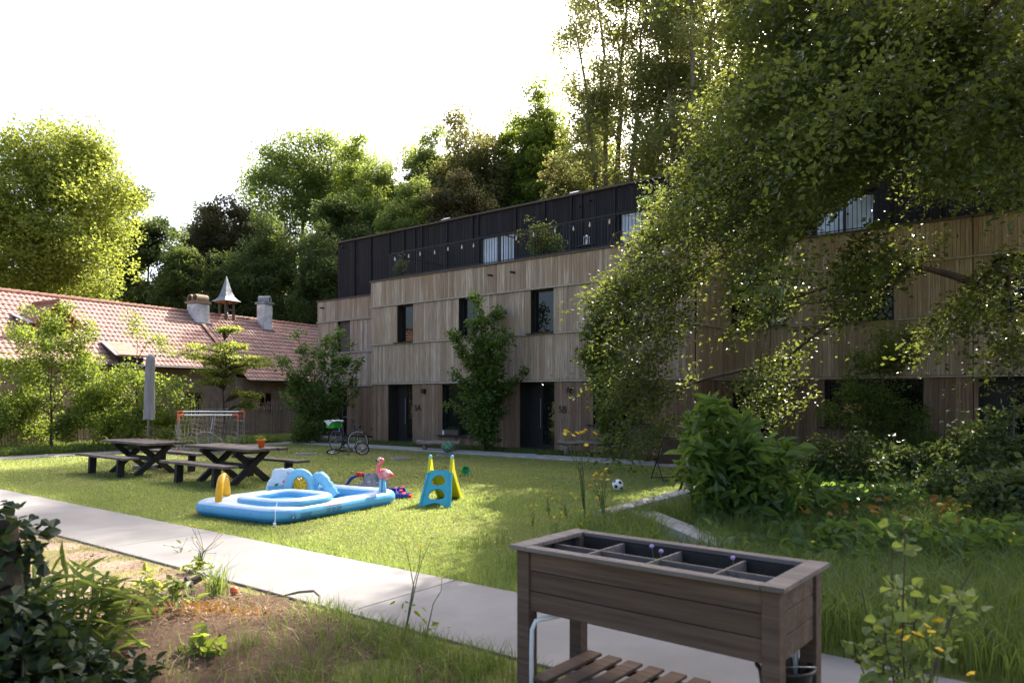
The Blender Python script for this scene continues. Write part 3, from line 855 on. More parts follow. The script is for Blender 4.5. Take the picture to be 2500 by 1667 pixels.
for sx in (-1, 1):
    for sy in (-1, 1): tb.b2((tx + sx*.24 - .05, 0.0 + sy*.24 - .05, tz - .6), (tx + sx*.24 + .05, 0.0 + sy*.24 + .05, tz + .8))
tb.b2((tx - .19, -.27, tz + .3), (tx + .19, -.21, tz + .4)); bt = tb.build('bell_turret', M['cap'], farm)
prof = [(.74, .80), (.60, .86), (.42, 1.02), (.29, 1.28), (.18, 1.6), (.09, 1.9), (.015, 2.12), (0, 2.14)]
MB().lathe([(r_, tz + z) for r_, z in prof], 4, M=Tr(tx, 0, 0) @ Rz(math.pi / 4)).build('spire', M['lead'], bt)
MB().b2((tx - .42, -.42, tz + .72), (tx + .42, .42, tz + .8)).build('eaves_board', M['orangewood'], bt)
MB().lathe([(.14, tz + .02), (.1, tz + .1), (.07, tz + .22), (0, tz + .26)], 10, M=Tr(tx, 0, 0)).build('bell', M['black'], bt, smooth=True)

# ------------------------------------------------------------------ the paling fence
fa, fb = np.array([-9.0, 34.0]), np.array([-22.5, 18.7])
L = np.linalg.norm(fb - fa); fd = (fb - fa) / L
fence = thing('paling_fence', 'split chestnut paling fence in front of the old farmhouse', 'fence', (fa[0], fa[1], 0), math.atan2(fd[1], fd[0]))
M['pale'] = mk('split_chestnut', (.20, .15, .105), (.12, .088, .062), 9, .85, .3, (1, 1, .15), tone=((.13, .095, .068), (.32, .25, .18)))
mb = MB(); x = 0
while x < L:
    h = 1.55 + random.uniform(-.12, .16); l = random.uniform(-.02, .02); w = random.uniform(.028, .045)
    mb.beam((x, random.uniform(-.015, .015), .02), (x + l, random.uniform(-.02, .02), h), w, .02, tone=random.random(), up=(0, 1, 0)); x += random.uniform(.068, .095)
mb.build('pales', M['pale'], fence)
for k in range(int(L / 2.1) + 1): MB().tube([(k * 2.1, .06, 0), (k * 2.1 + random.uniform(-.03, .03), .07, 1.6)], .05, 8).build('post', M['pale'], fence)
wm = MB()
for z in (.35, .8, 1.3): wm.tube([(q, .03, z + .02 * math.sin(q * 3)) for q in np.arange(0, L, .6)], .006, 4)
wm.build('wire', M['steel'], fence)
# ------------------------------------------------------------------ trees beyond the houses
def bgtree(uc, vt, Y, hw, zb, lm, label, name='broadleaf_tree', ncl=100, per=420, leaf=.22, cr=None, dy=.8, lobes=6, bark='bark', flat=.6, **kw):
    c = at(uc, 972, Y); X = c[0]; zt = CAM_H + (972 - vt) / FPX * Y; rx = hw / FPX * Y
    hw *= 1.15; rx = hw / FPX * Y; zt += .09 * (zt - zb); H = zt - zb; r = np.random.default_rng(int(abs(uc * 7 + vt + Y)) + 5)
    blobs = [(0, 0, zb + H * .45, rx * .78, rx * dy * .8, H * .45)]
    for k in range(lobes):
        a = (k + r.random() * .7) * 6.283 / lobes; f = .3 + .55 * r.random()
        zz = zb + H * (.3 + .42 * r.random())
        blobs.append((math.cos(a) * rx * .55, math.sin(a) * rx * dy * .55, zz, rx * (.3 + .16 * r.random()), rx * dy * .38, H * (.14 + .1 * r.random())))
    blobs.append(((r.random() - .5) * rx * .5, 0, zt - H * .2, rx * .45, rx * dy * .4, H * .2))
    cr = cr or max(.6, rx * .19); ncl = int(ncl * 1.9); per = int(per * .62)
    return tree(name, label, 'tree', (X, Y, 0), zb + H * .72, blobs, int(ncl * 1.5), per, cr, leaf, lm, bark, max(.16, rx * .055), 'trees beyond the houses', flat=flat, shell=.72, **kw)
bgtree(95, 318, 42, 205, 5.0, 'leaf_lime', 'bright yellow-green tree towering behind the left end of the red roof', ncl=110, per=int(300*1.6), leaf=.2)
bgtree(-150, 420, 46, 150, 3.0, 'leaf_lime', 'yellow-green tree cut by the left edge of the photo, behind the red roof', ncl=50, per=int(220*1.6))
bgtree(250, 470, 62, 110, 2, 'leaf_mid', 'green tree half hidden behind the bright yellow-green tree', ncl=60)
bgtree(365, 488, 56, 92, 1, 'leaf_dark', 'dark tree in the low gap of the skyline, right of the bright yellow-green tree', ncl=75)
bgtree(455, 600, 50, 80, 1, 'leaf_dark', 'low dark tree right behind the two-cowled white chimney', ncl=60, leaf=.18)
bgtree(568, 500, 60, 100, 2, 'leaf_copper', 'dark coppery-leaved tree above the little bell turret', ncl=80)
bgtree(740, 352, 66, 165, 3, 'leaf_mid', 'tall round green tree on the skyline left of the timber row', ncl=110, per=int(270*1.6), leaf=.24)
bgtree(640, 560, 52, 110, .5, 'leaf_dark', 'dark bushy tree behind the slim white chimney', ncl=80, leaf=.18)
bgtree(790, 575, 49, 85, .5, 'leaf_dark', 'dark tree touching the left end of the black top storey', ncl=60, leaf=.18)
bgtree(880, 372, 62, 105, 4, 'leaf_shrub', 'light green feathery tree above the left corner of the black top storey', ncl=80)
bgtree(995, 402, 72, 85, 4, 'leaf_lime', 'pale yellow-green tree far back in the skyline above house 5A', ncl=60, leaf=.26)
bgtree(985, 470, 48, 95, 3, 'leaf_mid', 'mid green tree rising just behind the roof edge of house 5A', ncl=70, leaf=.18)
bgtree(1165, 300, 56, 135, 4, 'leaf_olive', 'dark olive-brown tree above the middle of the black top storey', ncl=100, per=int(260*1.6))
bgtree(1120, 420, 47, 90, 3, 'leaf_copper', 'brownish tree low above the roof, left of the second roof vent', ncl=55, leaf=.18)
bgtree(1330, 235, 55, 105, 4, 'leaf_shrub', 'green tree standing left of the tall thin-crowned tree', ncl=90, per=int(240*1.6))
bgtree(1370, 400, 47, 80, 3, 'leaf_olive', 'olive tree low above the roof at the foot of the tall thin-crowned tree', ncl=45, leaf=.18)
bgtree(1075, 350, 60, 105, 4, 'leaf_mid', 'full green tree on the skyline over house 5A, left of the olive-brown one')
bgtree(940, 425, 58, 100, 3, 'leaf_mid', 'green tree filling the skyline right of the light green feathery one')
bgtree(1250, 330, 58, 110, 4, 'leaf_mid', 'dark green tree right of the olive-brown one, above the roof edge')
bgtree(1440, 300, 58, 100, 3, 'leaf_shrub', 'bright green tree behind the bare stems of the thin-crowned tree')
bgtree(845, 500, 54, 100, 2, 'leaf_dark', 'dark tree above the left corner of the black top storey')
bgtree(500, 540, 64, 95, 2, 'leaf_dark', 'dark tree on the skyline left of the coppery-leaved one')
# the tall thin-crowned one: several bare rising stems with sparse sprays
def airy_tree(uc, Y, base_z, tops, lm, label, per=120, cr=.9, leaf=.19, tw=5):
    b = at(uc, 972, Y); root = thing('thin_crowned_tree', label, 'tree', (b[0], Y, 0), 0, 'trees beyond the houses')
    mb = MB(); C = []
    for (u, v) in tops:
        e = at(u, v, Y + random.uniform(-2, 2)) - np.array([b[0], Y, 0])
        pts = [np.array([0, 0, 0]), np.array([e[0] * .12, e[1] * .12, e[2] * .33]), e * np.array([.45, .45, .62]), e * np.array([.75, .75, .84]), e]
        P = []
        for t in np.linspace(0, 1, 12):
            i = min(int(t * 4), 3); g_ = t * 4 - i; P.append(pts[i] * (1 - g_) + pts[i+1] * g_ + rng.normal(size=3) * .12 * (t > 0))
        mb.tube(P, [.26 * (1 - .88 * i / 11) for i in range(12)], 6)
        for q in range(26):
            t = .33 + .67 * rng.random() ** .8; i = min(int(t * 11), 10); p = P[i] * (1 - (t*11-i)) + P[i+1] * (t*11-i)
            L_ = (1.2 + 2.6 * (1 - t)) * (.6 + .6 * rng.random()); a = rng.random() * 6.283
            e2 = p + np.array([math.cos(a) * L_, math.sin(a) * L_, L_ * (.35 + .5 * rng.random())])
            mb.tube([p, (p + e2) / 2 + np.array([0, 0, -.1]), e2], [.05 * (1.2 - t), .03, .012], 4, caps=False)
            C += [e2, p * .35 + e2 * .65]
    mb.build('trunk', M['bark_pale'], root, smooth=True)
    V, F, t_ = crown_leaves(np.array(C), per, cr, leaf, .6, .6); np_mesh('crown', V, F, M[lm], root, t_)
airy_tree(1500, 46, 0, [(1400, 60), (1450, -60), (1530, -120), (1590, -40), (1425, 210), (1640, 120)], 'leaf_pale', 'tall thin-crowned tree with pale bare stems against the sky, behind house 5B', per=130)
airy_tree(1690, 43, 0, [(1600, -80), (1680, -200), (1760, -120), (1620, 160), (1790, 60)], 'leaf_pale', 'tall sunlit yellowish tree behind the hanging beech branches', per=210)
airy_tree(1760, 52, 0, [(1560, -110), (1620, -150), (1690, -190), (1740, -210), (1800, -250), (1860, -280), (1640, -60)], 'leaf_pale', 'second tall bare-stemmed tree, farther right behind the hanging beech branches', per=90, cr=1.1)
bgtree(1600, 330, 52, 110, 3, 'leaf_copper', 'brownish tree between the pale stems of the tall thin-crowned tree', ncl=60, per=int(200*1.6))
bgtree(1900, 90, 50, 170, 3, 'leaf_mid', 'green tree behind house 5C, seen through the beech branches', ncl=80, per=int(220*1.6))
bgtree(2260, -260, 50, 200, 3, 'leaf_mid', 'green tree behind the right end of the row, seen through the beech branches', ncl=80, per=int(220*1.6))
bgtree(2600, 60, 46, 200, 3, 'leaf_dark', 'dark tree behind the row at the right edge of the photo', ncl=100, per=int(220*1.6))
# a far-off wood closes the gaps between the trunks
V_ = []; F_ = []; T_ = []; nb = 0
for k in range(150):
    u = rng.uniform(-500, 3000); Y = rng.uniform(78, 95); c = at(u, 972, Y); c[2] = rng.uniform(1, 11)
    V, F, t_ = crown_leaves(c[None], 190, 3.6, .55, .8); V_.append(V); F_.append(F + nb); T_.append(t_); nb += len(V)
o = np_mesh('distant_wood', np.concatenate(V_), np.concatenate(F_), M['leaf_dark'], None, np.concatenate(T_))
tag(o, 'dark wood far behind the red roof and the trees, seen in the gaps', 'wood', kind='stuff')

# ------------------------------------------------------------------ shrubs and small trees by the fence and the houses
def gb(u, v): return gr(u, v)
def wide_shrub(name, label, base, blobs, ncl, per, cr, leaf, lm, group, r0=.05, **kw):
    return tree(name, label, 'shrub', base, max(b[2] for b in blobs) * .8, blobs, ncl, per, cr, leaf, lm, 'bark', r0, group, rtip=.006, flat=.8, shell=.35, **kw)
G1 = 'shrubs along the paling fence'
def P_(u, v, Y): return at(u, v, Y)
def rel(base, u, v, Y, dy=0): q = at(u, v, Y); return (q[0] - base[0], q[1] - base[1] + dy, q[2])
b = at(125, 972, 24.5); b[2] = 0; s = 24.5 / FPX
wide_shrub('large_shrub', 'biggest shrub, tall and sunlit, before the dormer at the left edge', b,
           [(*rel(b, 130, 930, 24.5), 125*s, 1.3, 110*s), (*rel(b, 95, 800, 24.5), 60*s, .8, 70*s), (*rel(b, 165, 815, 24.5), 55*s, .7, 75*s), (*rel(b, 215, 910, 24.5), 55*s, .8, 80*s), (*rel(b, 40, 940, 24.5), 70*s, .9, 100*s), (*rel(b, 110, 1030, 24.5), 110*s, 1.0, 60*s), (*rel(b, 220, 1030, 24.5), 60*s, .8, 50*s)],
           150, 130, .30, .10, 'leaf_shrub', G1)
b = at(-30, 972, 23.0); b[2] = 0
wide_shrub('small_shrub', 'low shrub cut by the left edge of the photo', b, [(0, 0, .9, .7, .5, .9)], 30, 110, .25, .10, 'leaf_shrub', G1)
b = at(335, 972, 25.5); b[2] = 0; s = 25.5 / FPX
wide_shrub('loose_shrub', 'loose sunlit shrub with upright tips behind the closed parasol', b,
           [(*rel(b, 330, 970, 25.5), 85*s, 1.1, 95*s), (*rel(b, 405, 985, 25.5), 70*s, 1.0, 85*s), (*rel(b, 322, 830, 25.5), 16*s, .25, 62*s), (*rel(b, 385, 845, 25.5), 22*s, .25, 50*s), (*rel(b, 265, 1010, 25.5), 50*s, .7, 70*s), (*rel(b, 350, 1045, 25.5), 90*s, .9, 45*s)],
           125, 115, .28, .10, 'leaf_shrub', G1)
# layered dogwood: flat tiers
b = at(545, 972, 27.5); b[2] = 0; root = thing('tiered_dogwood', 'small tree with flat tiers of lime leaves in front of the red roof', 'tree', b, 0)
mb = MB(); C = []; D_ = []
tr = [np.array([.02 * i, 0, .36 * i]) for i in range(8)]
mb.tube([(0,0,0), (.05,0,1.0), (-.03,.05,2.0), (.1,0,2.9), (.12,0,3.9)], [.045, .038, .03, .02, .008], 6)
for (u0, u1, v, rz_) in ((540, 580, 808, .25), (470, 590, 846, .8), (455, 645, 868, 1.1), (500, 650, 884, .9), (480, 600, 905, .7), (570, 640, 960, .35), (590, 615, 985, .2), (500, 560, 930, .5)):
    a, c = rel(b, u0, v, 27.5), rel(b, u1, v, 27.5); z = a[2]
    for q in range(int(14 + 34 * (c[0] - a[0]) / 2.5)):
        x = rng.uniform(a[0], c[0]); y = rng.normal() * rz_ * .5; zz = z + .06 * math.sin(x * 4) + rng.normal() * .04 - .05 * abs(x)
        C.append((x, y, zz)); mb.tube([(.04, 0, max(.5, z - .35)), (x * .5, y * .5, z - .1), (x, y, zz)], [.016, .01, .004], 4, caps=False)
mb.build('trunk', M['bark'], root)
V, F, t_ = crown_leaves(np.array(C), 24, .2, .125, .3, .5, 1.3); np_mesh('crown', V, F, M['leaf_lime'], root, t_)
# dark multi-stemmed shrub before house 5
b = at(775, 972, 29.0); b[2] = 0
st = []
for (u, v) in ((665, 855), (700, 880), (735, 815), (760, 850), (795, 812), (830, 810), (865, 820), (880, 870), (850, 905), (720, 920), (690, 960), (880, 940)):
    e = np.array(rel(b, u, v, 29.0)); e[1] += random.uniform(-.5, .5)
    st.append([e * np.array([t ** 1.15, t, t]) + rng.normal(size=3) * .05 * (t > 0) + np.array([.15 * (rng.random() - .5), 0, 0]) for t in np.linspace(0, 1, 8)])
shrub('dark_shrub', 'dark multi-stemmed shrub in front of house 5, left of the bicycles', 'shrub', b, st, (.12, .42), 12, .14, 'leaf_big', group='shrubs in front of the houses', rs=.024, spray=.18)
b = at(745, 972, 28.6); b[2] = 0
wide_shrub('round_bush', 'low round bush at the foot of the dark multi-stemmed shrub', b, [(0, 0, .55, .62, .5, .55)], 36, 120, .2, .10, 'leaf_mid', 'shrubs in front of the houses')
# slender tree before 5A
b = at(1185, 972, 24.2); b[2] = 0; st = []
for (u, v) in ((1165, 725), (1185, 770), (1215, 745), (1150, 790), (1235, 800), (1110, 815), (1225, 860), (1105, 905), (1290, 905), (1250, 930), (1090, 985), (1225, 1010), (1130, 960), (1185, 900), (1190, 820), (1160, 880), (1200, 960), (1160, 1040)):
    e = np.array(rel(b, u, v, 24.2)); e[1] += random.uniform(-.5, .4)
    st.append([np.array([e[0] * t ** 1.8, e[1] * t, e[2] * t ** .85]) + rng.normal(size=3) * .04 * (t > 0) for t in np.linspace(0, 1, 8)])
shrub('slender_tree', 'slender dark green tree against the wall of house 5A', 'tree', b, st, (.095, .34), 10, .14, 'leaf_big', group='shrubs in front of the houses', rs=.022, spray=.17)
b = at(1490, 972, 22.0); b[2] = 0; st = []
for (u, v) in ((1440, 705), (1465, 735), (1425, 800), (1480, 690), (1445, 870), (1420, 860), (1500, 790)):
    e = np.array(rel(b, u, v, 22.0)); st.append([np.array([e[0] * t ** 1.8, random.uniform(-.1, .1), e[2] * t]) for t in np.linspace(0, 1, 7)])
shrub('upright_shrub', 'thin upright grey-green shrub on the wall of house 5B, left of the beech branches', 'shrub', b, st, (.09, .3), 24, .10, 'leaf_shrub', group='shrubs in front of the houses', rs=.02, spray=.18)
b = at(2150, 972, 18.6); b[2] = 0; s = 18.6 / FPX
wide_shrub('climbing_shrub', 'dark climbing shrub covering the window of house 5C', b,
           [(*rel(b, 2140, 930, 18.6), 85*s, .45, 90*s), (*rel(b, 2190, 850, 18.6), 60*s, .4, 60*s), (*rel(b, 2090, 1000, 18.6), 80*s, .45, 60*s), (*rel(b, 2200, 1060, 18.6), 90*s, .5, 80*s)],
           95, 120, .25, .085, 'leaf_mid', 'shrubs in front of the houses')

# ------------------------------------------------------------------ the great overhanging beech at the right
POLY = [(1840,-260),(1830,0),(1800,150),(1735,300),(1690,430),(1560,560),(1480,700),(1450,830),(1452,1000),(1500,1095),(1590,1100),(1620,1070),(1650,930),(1670,770),(1755,620),(1850,690),(1868,880),(1890,930),(1905,840),(1940,570),(2010,500),(2080,450),(2230,430),(2420,450),(2560,470),(2700,450),(3100,400),(3100,-260)]
def in_poly(x, y, P):
    r = False; j = len(P) - 1
    for i in range(len(P)):
        if (P[i][1] > y) != (P[j][1] > y) and x < (P[j][0]-P[i][0])*(y-P[i][1])/(P[j][1]-P[i][1])+P[i][0]: r = not r
        j = i
    return r
TB = np.array([13.2, 15.5, 0.0])
beech = thing('overhanging_beech', 'great beech reaching in from the right with branches hanging to the lawn', 'tree', TB)
C = []
def beech_depth(u): 
    f = min(1, max(0, (u - 1450) / 900)); return 17.8 - 3.6 * f, 1.5 + 2.6 * f
tries = 0
while len(C) < 640 and tries < 20000:
    tries += 1
    u = rng.uniform(1450, 3050); v = rng.uniform(-260, 1100)
    if not in_poly(u, v, POLY): continue
    if u > 2480 and rng.random() < .6: continue
    if u < 1700 and rng.random() < .35: continue
    if v < -20 and rng.random() < .4: continue
    y0, dy = beech_depth(u); Y = y0 + rng.normal() * dy * .8
    q = at(u, v, max(9.5, Y)); C.append(q - TB)
for (u, v, n, su, sv) in ((2100, 680, 6, 50, 40), (2170, 600, 4, 60, 25), (2420, 720, 7, 60, 40), (2350, 790, 4, 40, 30), (2470, 830, 5, 40, 40), (1880, 930, 6, 14, 45), (2120, 760, 3, 40, 30)):
    for k in range(n):
        q = at(u + rng.normal() * su, v + rng.normal() * sv, 14 + rng.normal() * .8); C.append(q - TB)
n0 = len(C)
while len(C) < n0 + 210:
    u = rng.uniform(1720, 2560); v = rng.uniform(-160, 470)
    if in_poly(u, v, POLY) and (u - 1700) * .55 > v - 330: C.append(at(u, v, rng.uniform(11.5, 19.5)) - TB)
for k in range(55):
    C.append(at(rng.uniform(1560, 1850), rng.uniform(-330, -45), rng.uniform(13.5, 18.5)) - TB)
for k in range(120):  # unseen overhead clumps added to cut skylight on facade, planter and ground
    x, y, z = rng.uniform(2.5, 13), rng.uniform(1.0, 9.5), rng.uniform(6.8, 12.5)
    if z > 3.3 + .56 * y: C.append(np.array([x, y, z]) - TB)
C = np.array(C)
trunk = [np.array([0, 0, 0]), np.array([-.05, .02, 1.6]), np.array([-.2, .05, 3.2]), np.array([-.4, .05, 5.0]), np.array([-.5, 0, 7.0]), np.array([-.45, 0, 9.2]), np.array([-.5, .1, 11.5]), np.array([-.7, .1, 13.8])]
mb = MB(); branch_net(mb, trunk, C, .36, .006, 6, bias=.30, lift=.10)
mb.build('trunk', M['bark'], beech, smooth=True)
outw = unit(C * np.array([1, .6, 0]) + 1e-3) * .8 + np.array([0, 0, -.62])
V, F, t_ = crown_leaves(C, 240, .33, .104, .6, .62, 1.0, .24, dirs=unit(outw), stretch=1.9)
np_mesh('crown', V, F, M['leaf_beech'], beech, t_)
# ------------------------------------------------------------------ picnic tables and benches
M['oldwood'] = boardmat('weathered_table_planks', (.11, .085, .07), (.25, .205, .175), (.09, .07, .06), True)
M['blackwood'] = mk('black_stained_beams', (.016, .013, .012), (.03, .025, .022), 14, .65, .2)
def plank(mb, x0, x1, y0, y1, z0, z1, wav=.012, tone=.5, n=14):
    xs = np.linspace(x0, x1, n); V = []; F = []
    oa = rng.normal(size=n) * wav; ob = rng.normal(size=n) * wav
    for i, x in enumerate(xs):
        dx = rng.normal() * .008 if i in (0, n - 1) else 0
        V += [(x + dx, y0 + oa[i], z0), (x + dx, y1 + ob[i], z0), (x + dx, y1 + ob[i], z1 + rng.normal() * .0015), (x + dx, y0 + oa[i], z1 + rng.normal() * .0015)]
    for i in range(n - 1):
        a, b = 4 * i, 4 * i + 4
        F += [[a, a+1, b+1, b], [a+1, a+2, b+2, b+1], [a+2, a+3, b+3, b+2], [a+3, a, b, b+3]]
    F += [[0, 3, 2, 1], [4*n-4, 4*n-3, 4*n-2, 4*n-1]]
    mb.add(V, F, tone=tone)
def make_table(loc, label):
    r = thing('picnic_table', label, 'table', loc, ANG, 'picnic tables')
    mb = MB()
    for k in range(4): plank(mb, -1.22 + random.uniform(-.05, .05), 1.22 + random.uniform(-.05, .05), -.43 + k * .216, -.43 + k * .216 + .208, .695, .75, .004 if 0 < k < 3 else .013, random.random())
    mb.build('tabletop', M['oldwood'], r, bevel=.006)
    for x in (-.62, .62):
        mb = MB(); mb.beam((x - .045, -.36, .69), (x - .045, .46, .0), .085, .12); mb.beam((x + .045, .36, .69), (x + .045, -.46, .0), .085, .12)
        mb.b2((x - .05, -.38, .62), (x + .05, .38, .692)); mb.build('crossed_legs', M['blackwood'], r, bevel=.006)
    MB().b2((-.57, -.05, .3), (.57, .05, .4)).build('brace', M['blackwood'], r)
    return r
def make_bench(loc, label):
    r = thing('picnic_bench', label, 'bench', loc, ANG, 'benches at the picnic tables')
    mb = MB(); plank(mb, -1.22, 1.22, -.16, .16, .405, .455, .012, random.random()); mb.build('seat', M['oldwood'], r, bevel=.006)
    for x in (-.72, .72):
        q = MB().prism([(-.085, .0), (.065, .0), (.085, .404), (-.065, .404)], .10, M=Tr(x, 0, 0) @ Rz(math.pi / 2) @ Rx(0)); q.build('leg', M['blackwood'], r, bevel=.006)
    return r
TR, TL = np.array([-5.82, 15.45]), np.array([-8.72, 17.4])
make_table((*TR, 0), 'picnic table with the orange flower pot on it')
make_table((*TL, 0), 'empty picnic table in front of the closed grey parasol')
for T_c, nm in ((TR, 'the table with the orange pot'), (TL, 'the empty table by the parasol')):
    for s, side in ((-1, 'near'), (1, 'far')):
        p = T_c + N_ * s * .82; make_bench((p[0], p[1], 0), 'dark wooden bench on the %s side of %s' % (side, nm))
pt = TR + E * .89 + N_ * .06
r = thing('flower_pot', 'orange flower pot with a small plant on the picnic table', 'flower pot', (pt[0], pt[1], .75))
M['orange'] = mk('orange_plastic', (.85, .20, .02), (.72, .15, .015), 12, .4)
MB().lathe([(0, 0), (.055, 0), (.078, .145), (.086, .145), (.086, .17), (.074, .17), (.07, .12), (0, .12)], 16).build('pot', M['orange'], r, smooth=True)
V, F, t_ = crown_leaves(np.array([[0, 0, .19], [.05, 0, .2], [-.05, .03, .19]]), 16, .06, .055, .8, .6); np_mesh('plant', V, F, M['leaf_shrub'], r, t_)
# parasol
r = thing('closed_parasol', 'closed parasol in a long grey cover standing behind the empty picnic table', 'parasol', (-9.1, 18.4, 0))
MB().tube([(0, 0, .1), (.07, 0, 2.6)], .024, 10).build('pole', M['steel'], r, smooth=True)
M['canvas'] = mk('grey_canvas', (.27, .255, .26), (.21, .20, .205), 5, .85, .3, (3, 3, .5), dist=.02)
V = []; F = []; n = 20; zs = np.linspace(1.22, 2.86, 22)
for i, z in enumerate(zs):
    f = (z - 1.22) / 1.64; rr = .125 - .02 * f
    if f > .93: rr *= math.sqrt(max(.02, 1 - ((f - .93) / .072) ** 2))
    for j in range(n):
        a = 6.2832 * j / n; q = rr * (1 + .10 * math.sin(a * 4 + f * 2.2) + .06 * math.sin(a * 7 - f * 5))
        V.append((.035 + f * .045 + q * math.cos(a), q * math.sin(a) * .9, z + .012 * math.sin(a * 3) * (i == 0)))
for i in range(21):
    for j in range(n): k = (j + 1) % n; F.append([i*n+j, i*n+k, (i+1)*n+k, (i+1)*n+j])
F.append([21*n + j for j in range(n)])
MB().add(V, F).build('cover', M['canvas'], r, smooth=True)
MB().b2((-.25, -.25, 0), (.25, .25, .09)).b2((-.06, -.06, .09), (.06, .06, .2)).build('base', M['concrete_dark'], r, bevel=.015)
# goals
M['goalred'] = mk('orange_red_plastic', (.70, .13, .05), (.6, .1, .04), 12, .4)
M['net'] = mk('beige_net', (.30, .26, .20), (.22, .19, .15), 30, .9)
def goal(loc, w, h, rz, label, back=-.75):
    r = thing('football_goal', label, 'goal', loc, rz, 'small football goals')
    MB().tube([(.18, 0, h), (w - .18, 0, h)], .02, 8).build('crossbar', M['white'], r)
    for x, s in ((0, 1), (w, -1)):
        MB().tube([(x, 0, 0), (x, 0, h - .24)], .02, 8).build('post', M['steel'], r)
        MB().tube([(x, 0, h - .24), (x, 0, h - .03), (x + s * .02, 0, h), (x + s * .18, 0, h)], .024, 8).build('corner', M['goalred'], r)
        MB().tube([(x, 0, 0), (x, 0, .12)], .026, 8).build('foot', M['goalred'], r)
        MB().tube([(x, 0, .03), (x, back, .03)], .016, 6).build('side_bar', M['steel'], r)
    MB().tube([(0, back, .03), (w, back, .03)], .016, 6).build('ground_bar', M['steel'], r)
    MB().tube([(w * .58, 0, h), (w * .62, back, .03)], .018, 6).build('stay', M['steel'], r)
    mb = MB(); nx, nz = 15, 10
    def P(i, j):
        f = j / nz; sag = .10 * math.sin(math.pi * f) + .05 * math.sin(i * 1.3) * math.sin(math.pi * f)
        return (w * i / nx + .02 * math.sin(j * 1.7), back * f ** 1.15 + sag * .6, (h - .02) * (1 - f) + .03 - sag)
    for i in range(nx + 1): mb.tube([P(i, j) for j in range(nz + 1)], 0.0038, 3, caps=False)
    for j in range(1, nz): mb.tube([P(i, j) for i in range(nx + 1)], 0.0038, 3, caps=False)
    mb.build('net', M['net'], r)
goal((-11.06, 24.4, 0), 2.2, 1.31, 0, 'wider orange-cornered football goal standing behind the other')
goal((-10.57, 23.4, 0), 1.87, 1.22, 0, 'smaller orange-cornered football goal in front, nested before the wider one', -.7)
r = thing('hoop_net', 'round beige hoop net leaning before the small football goals', 'net', (-9.35, 22.9, 0), .2)
Mx = Tr(0, 0, .34) @ Ry(math.radians(38)) @ Rx(math.radians(62))
MB().tube([(.48 * math.cos(a), .3 * math.sin(a), 0) for a in np.linspace(0, 6.283, 28, endpoint=False)], .018, 6, closed=True, M=Mx).build('hoop', M['net'], r)
mb = MB()
for k in range(-8, 9):
    q = k / 8.6; x = .48 * math.sqrt(1 - q * q); mb.tube([(-x, .3 * q, .0), (0, .3 * q, -.05), (x, .3 * q, 0)], .004, 3, M=Mx)
for k in range(-12, 13):
    q = k / 12.6; y = .3 * math.sqrt(1 - q * q); mb.tube([(.48 * q, -y, .0), (.48 * q, 0, -.05), (.48 * q, y, 0)], .004, 3, M=Mx)
mb.build('net', M['net'], r)

# ------------------------------------------------------------------ the inflatable play pool
PF = np.array([-3.2, 10.05]); PB = np.array([.51, .86]); PB /= np.linalg.norm(PB); PAx = np.array([-PB[1], PB[0]]); PANG = math.atan2(PB[1], PB[0])
def pl(u, v, z):
    q = gr(u, v, z); d = q[:2] - PF; return np.array([d @ PB, d @ PAx, z])
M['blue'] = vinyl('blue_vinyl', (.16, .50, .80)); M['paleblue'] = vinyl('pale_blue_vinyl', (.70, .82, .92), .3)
M['deepblue'] = vinyl('deep_blue_vinyl', (.05, .37, .72)); M['skyblue'] = vinyl('sky_blue_vinyl', (.29, .62, .83), .3)
M['yellowvinyl'] = vinyl('yellow_vinyl', (.86, .50, .015), .25); M['pink'] = vinyl('pink_vinyl', (.80, .20, .24), .2); M['palepink'] = vinyl('pale_pink_vinyl', (.85, .50, .50), .2)
M['teal'] = mk('teal_plastic', (.045, .36, .45), (.04, .31, .40), 8, .42); M['limeplastic'] = mk('lime_yellow_plastic', (.56, .54, .02), (.48, .46, .015), 8, .42)
M['print'] = mk('dark_print', (.03, .13, .28), (.02, .1, .22), 40, .5)
pool = thing('play_pool', 'blue inflatable play pool with a yellow hoop and a pink flamingo on the lawn', 'paddling pool', (PF[0], PF[1], 0), PANG)
def rrect(x0, x1, y0, y1, r, n=7):
    P = []
    for cx, cy, a0 in ((x1 - r, y1 - r, 0), (x0 + r, y1 - r, 90), (x0 + r, y0 + r, 180), (x1 - r, y0 + r, 270)):
        for k in range(n):
            a = math.radians(a0 + 90 * k / (n - 1)); P.append((cx + r * math.cos(a), cy + r * math.sin(a)))
    out = []
    for i in range(len(P)):
        a = np.array(P[i]); b = np.array(P[(i + 1) % len(P)]); L = np.linalg.norm(b - a); k = max(1, int(L / .12))
        for j in range(k): out.append(tuple(a + (b - a) * j / k))
    return out
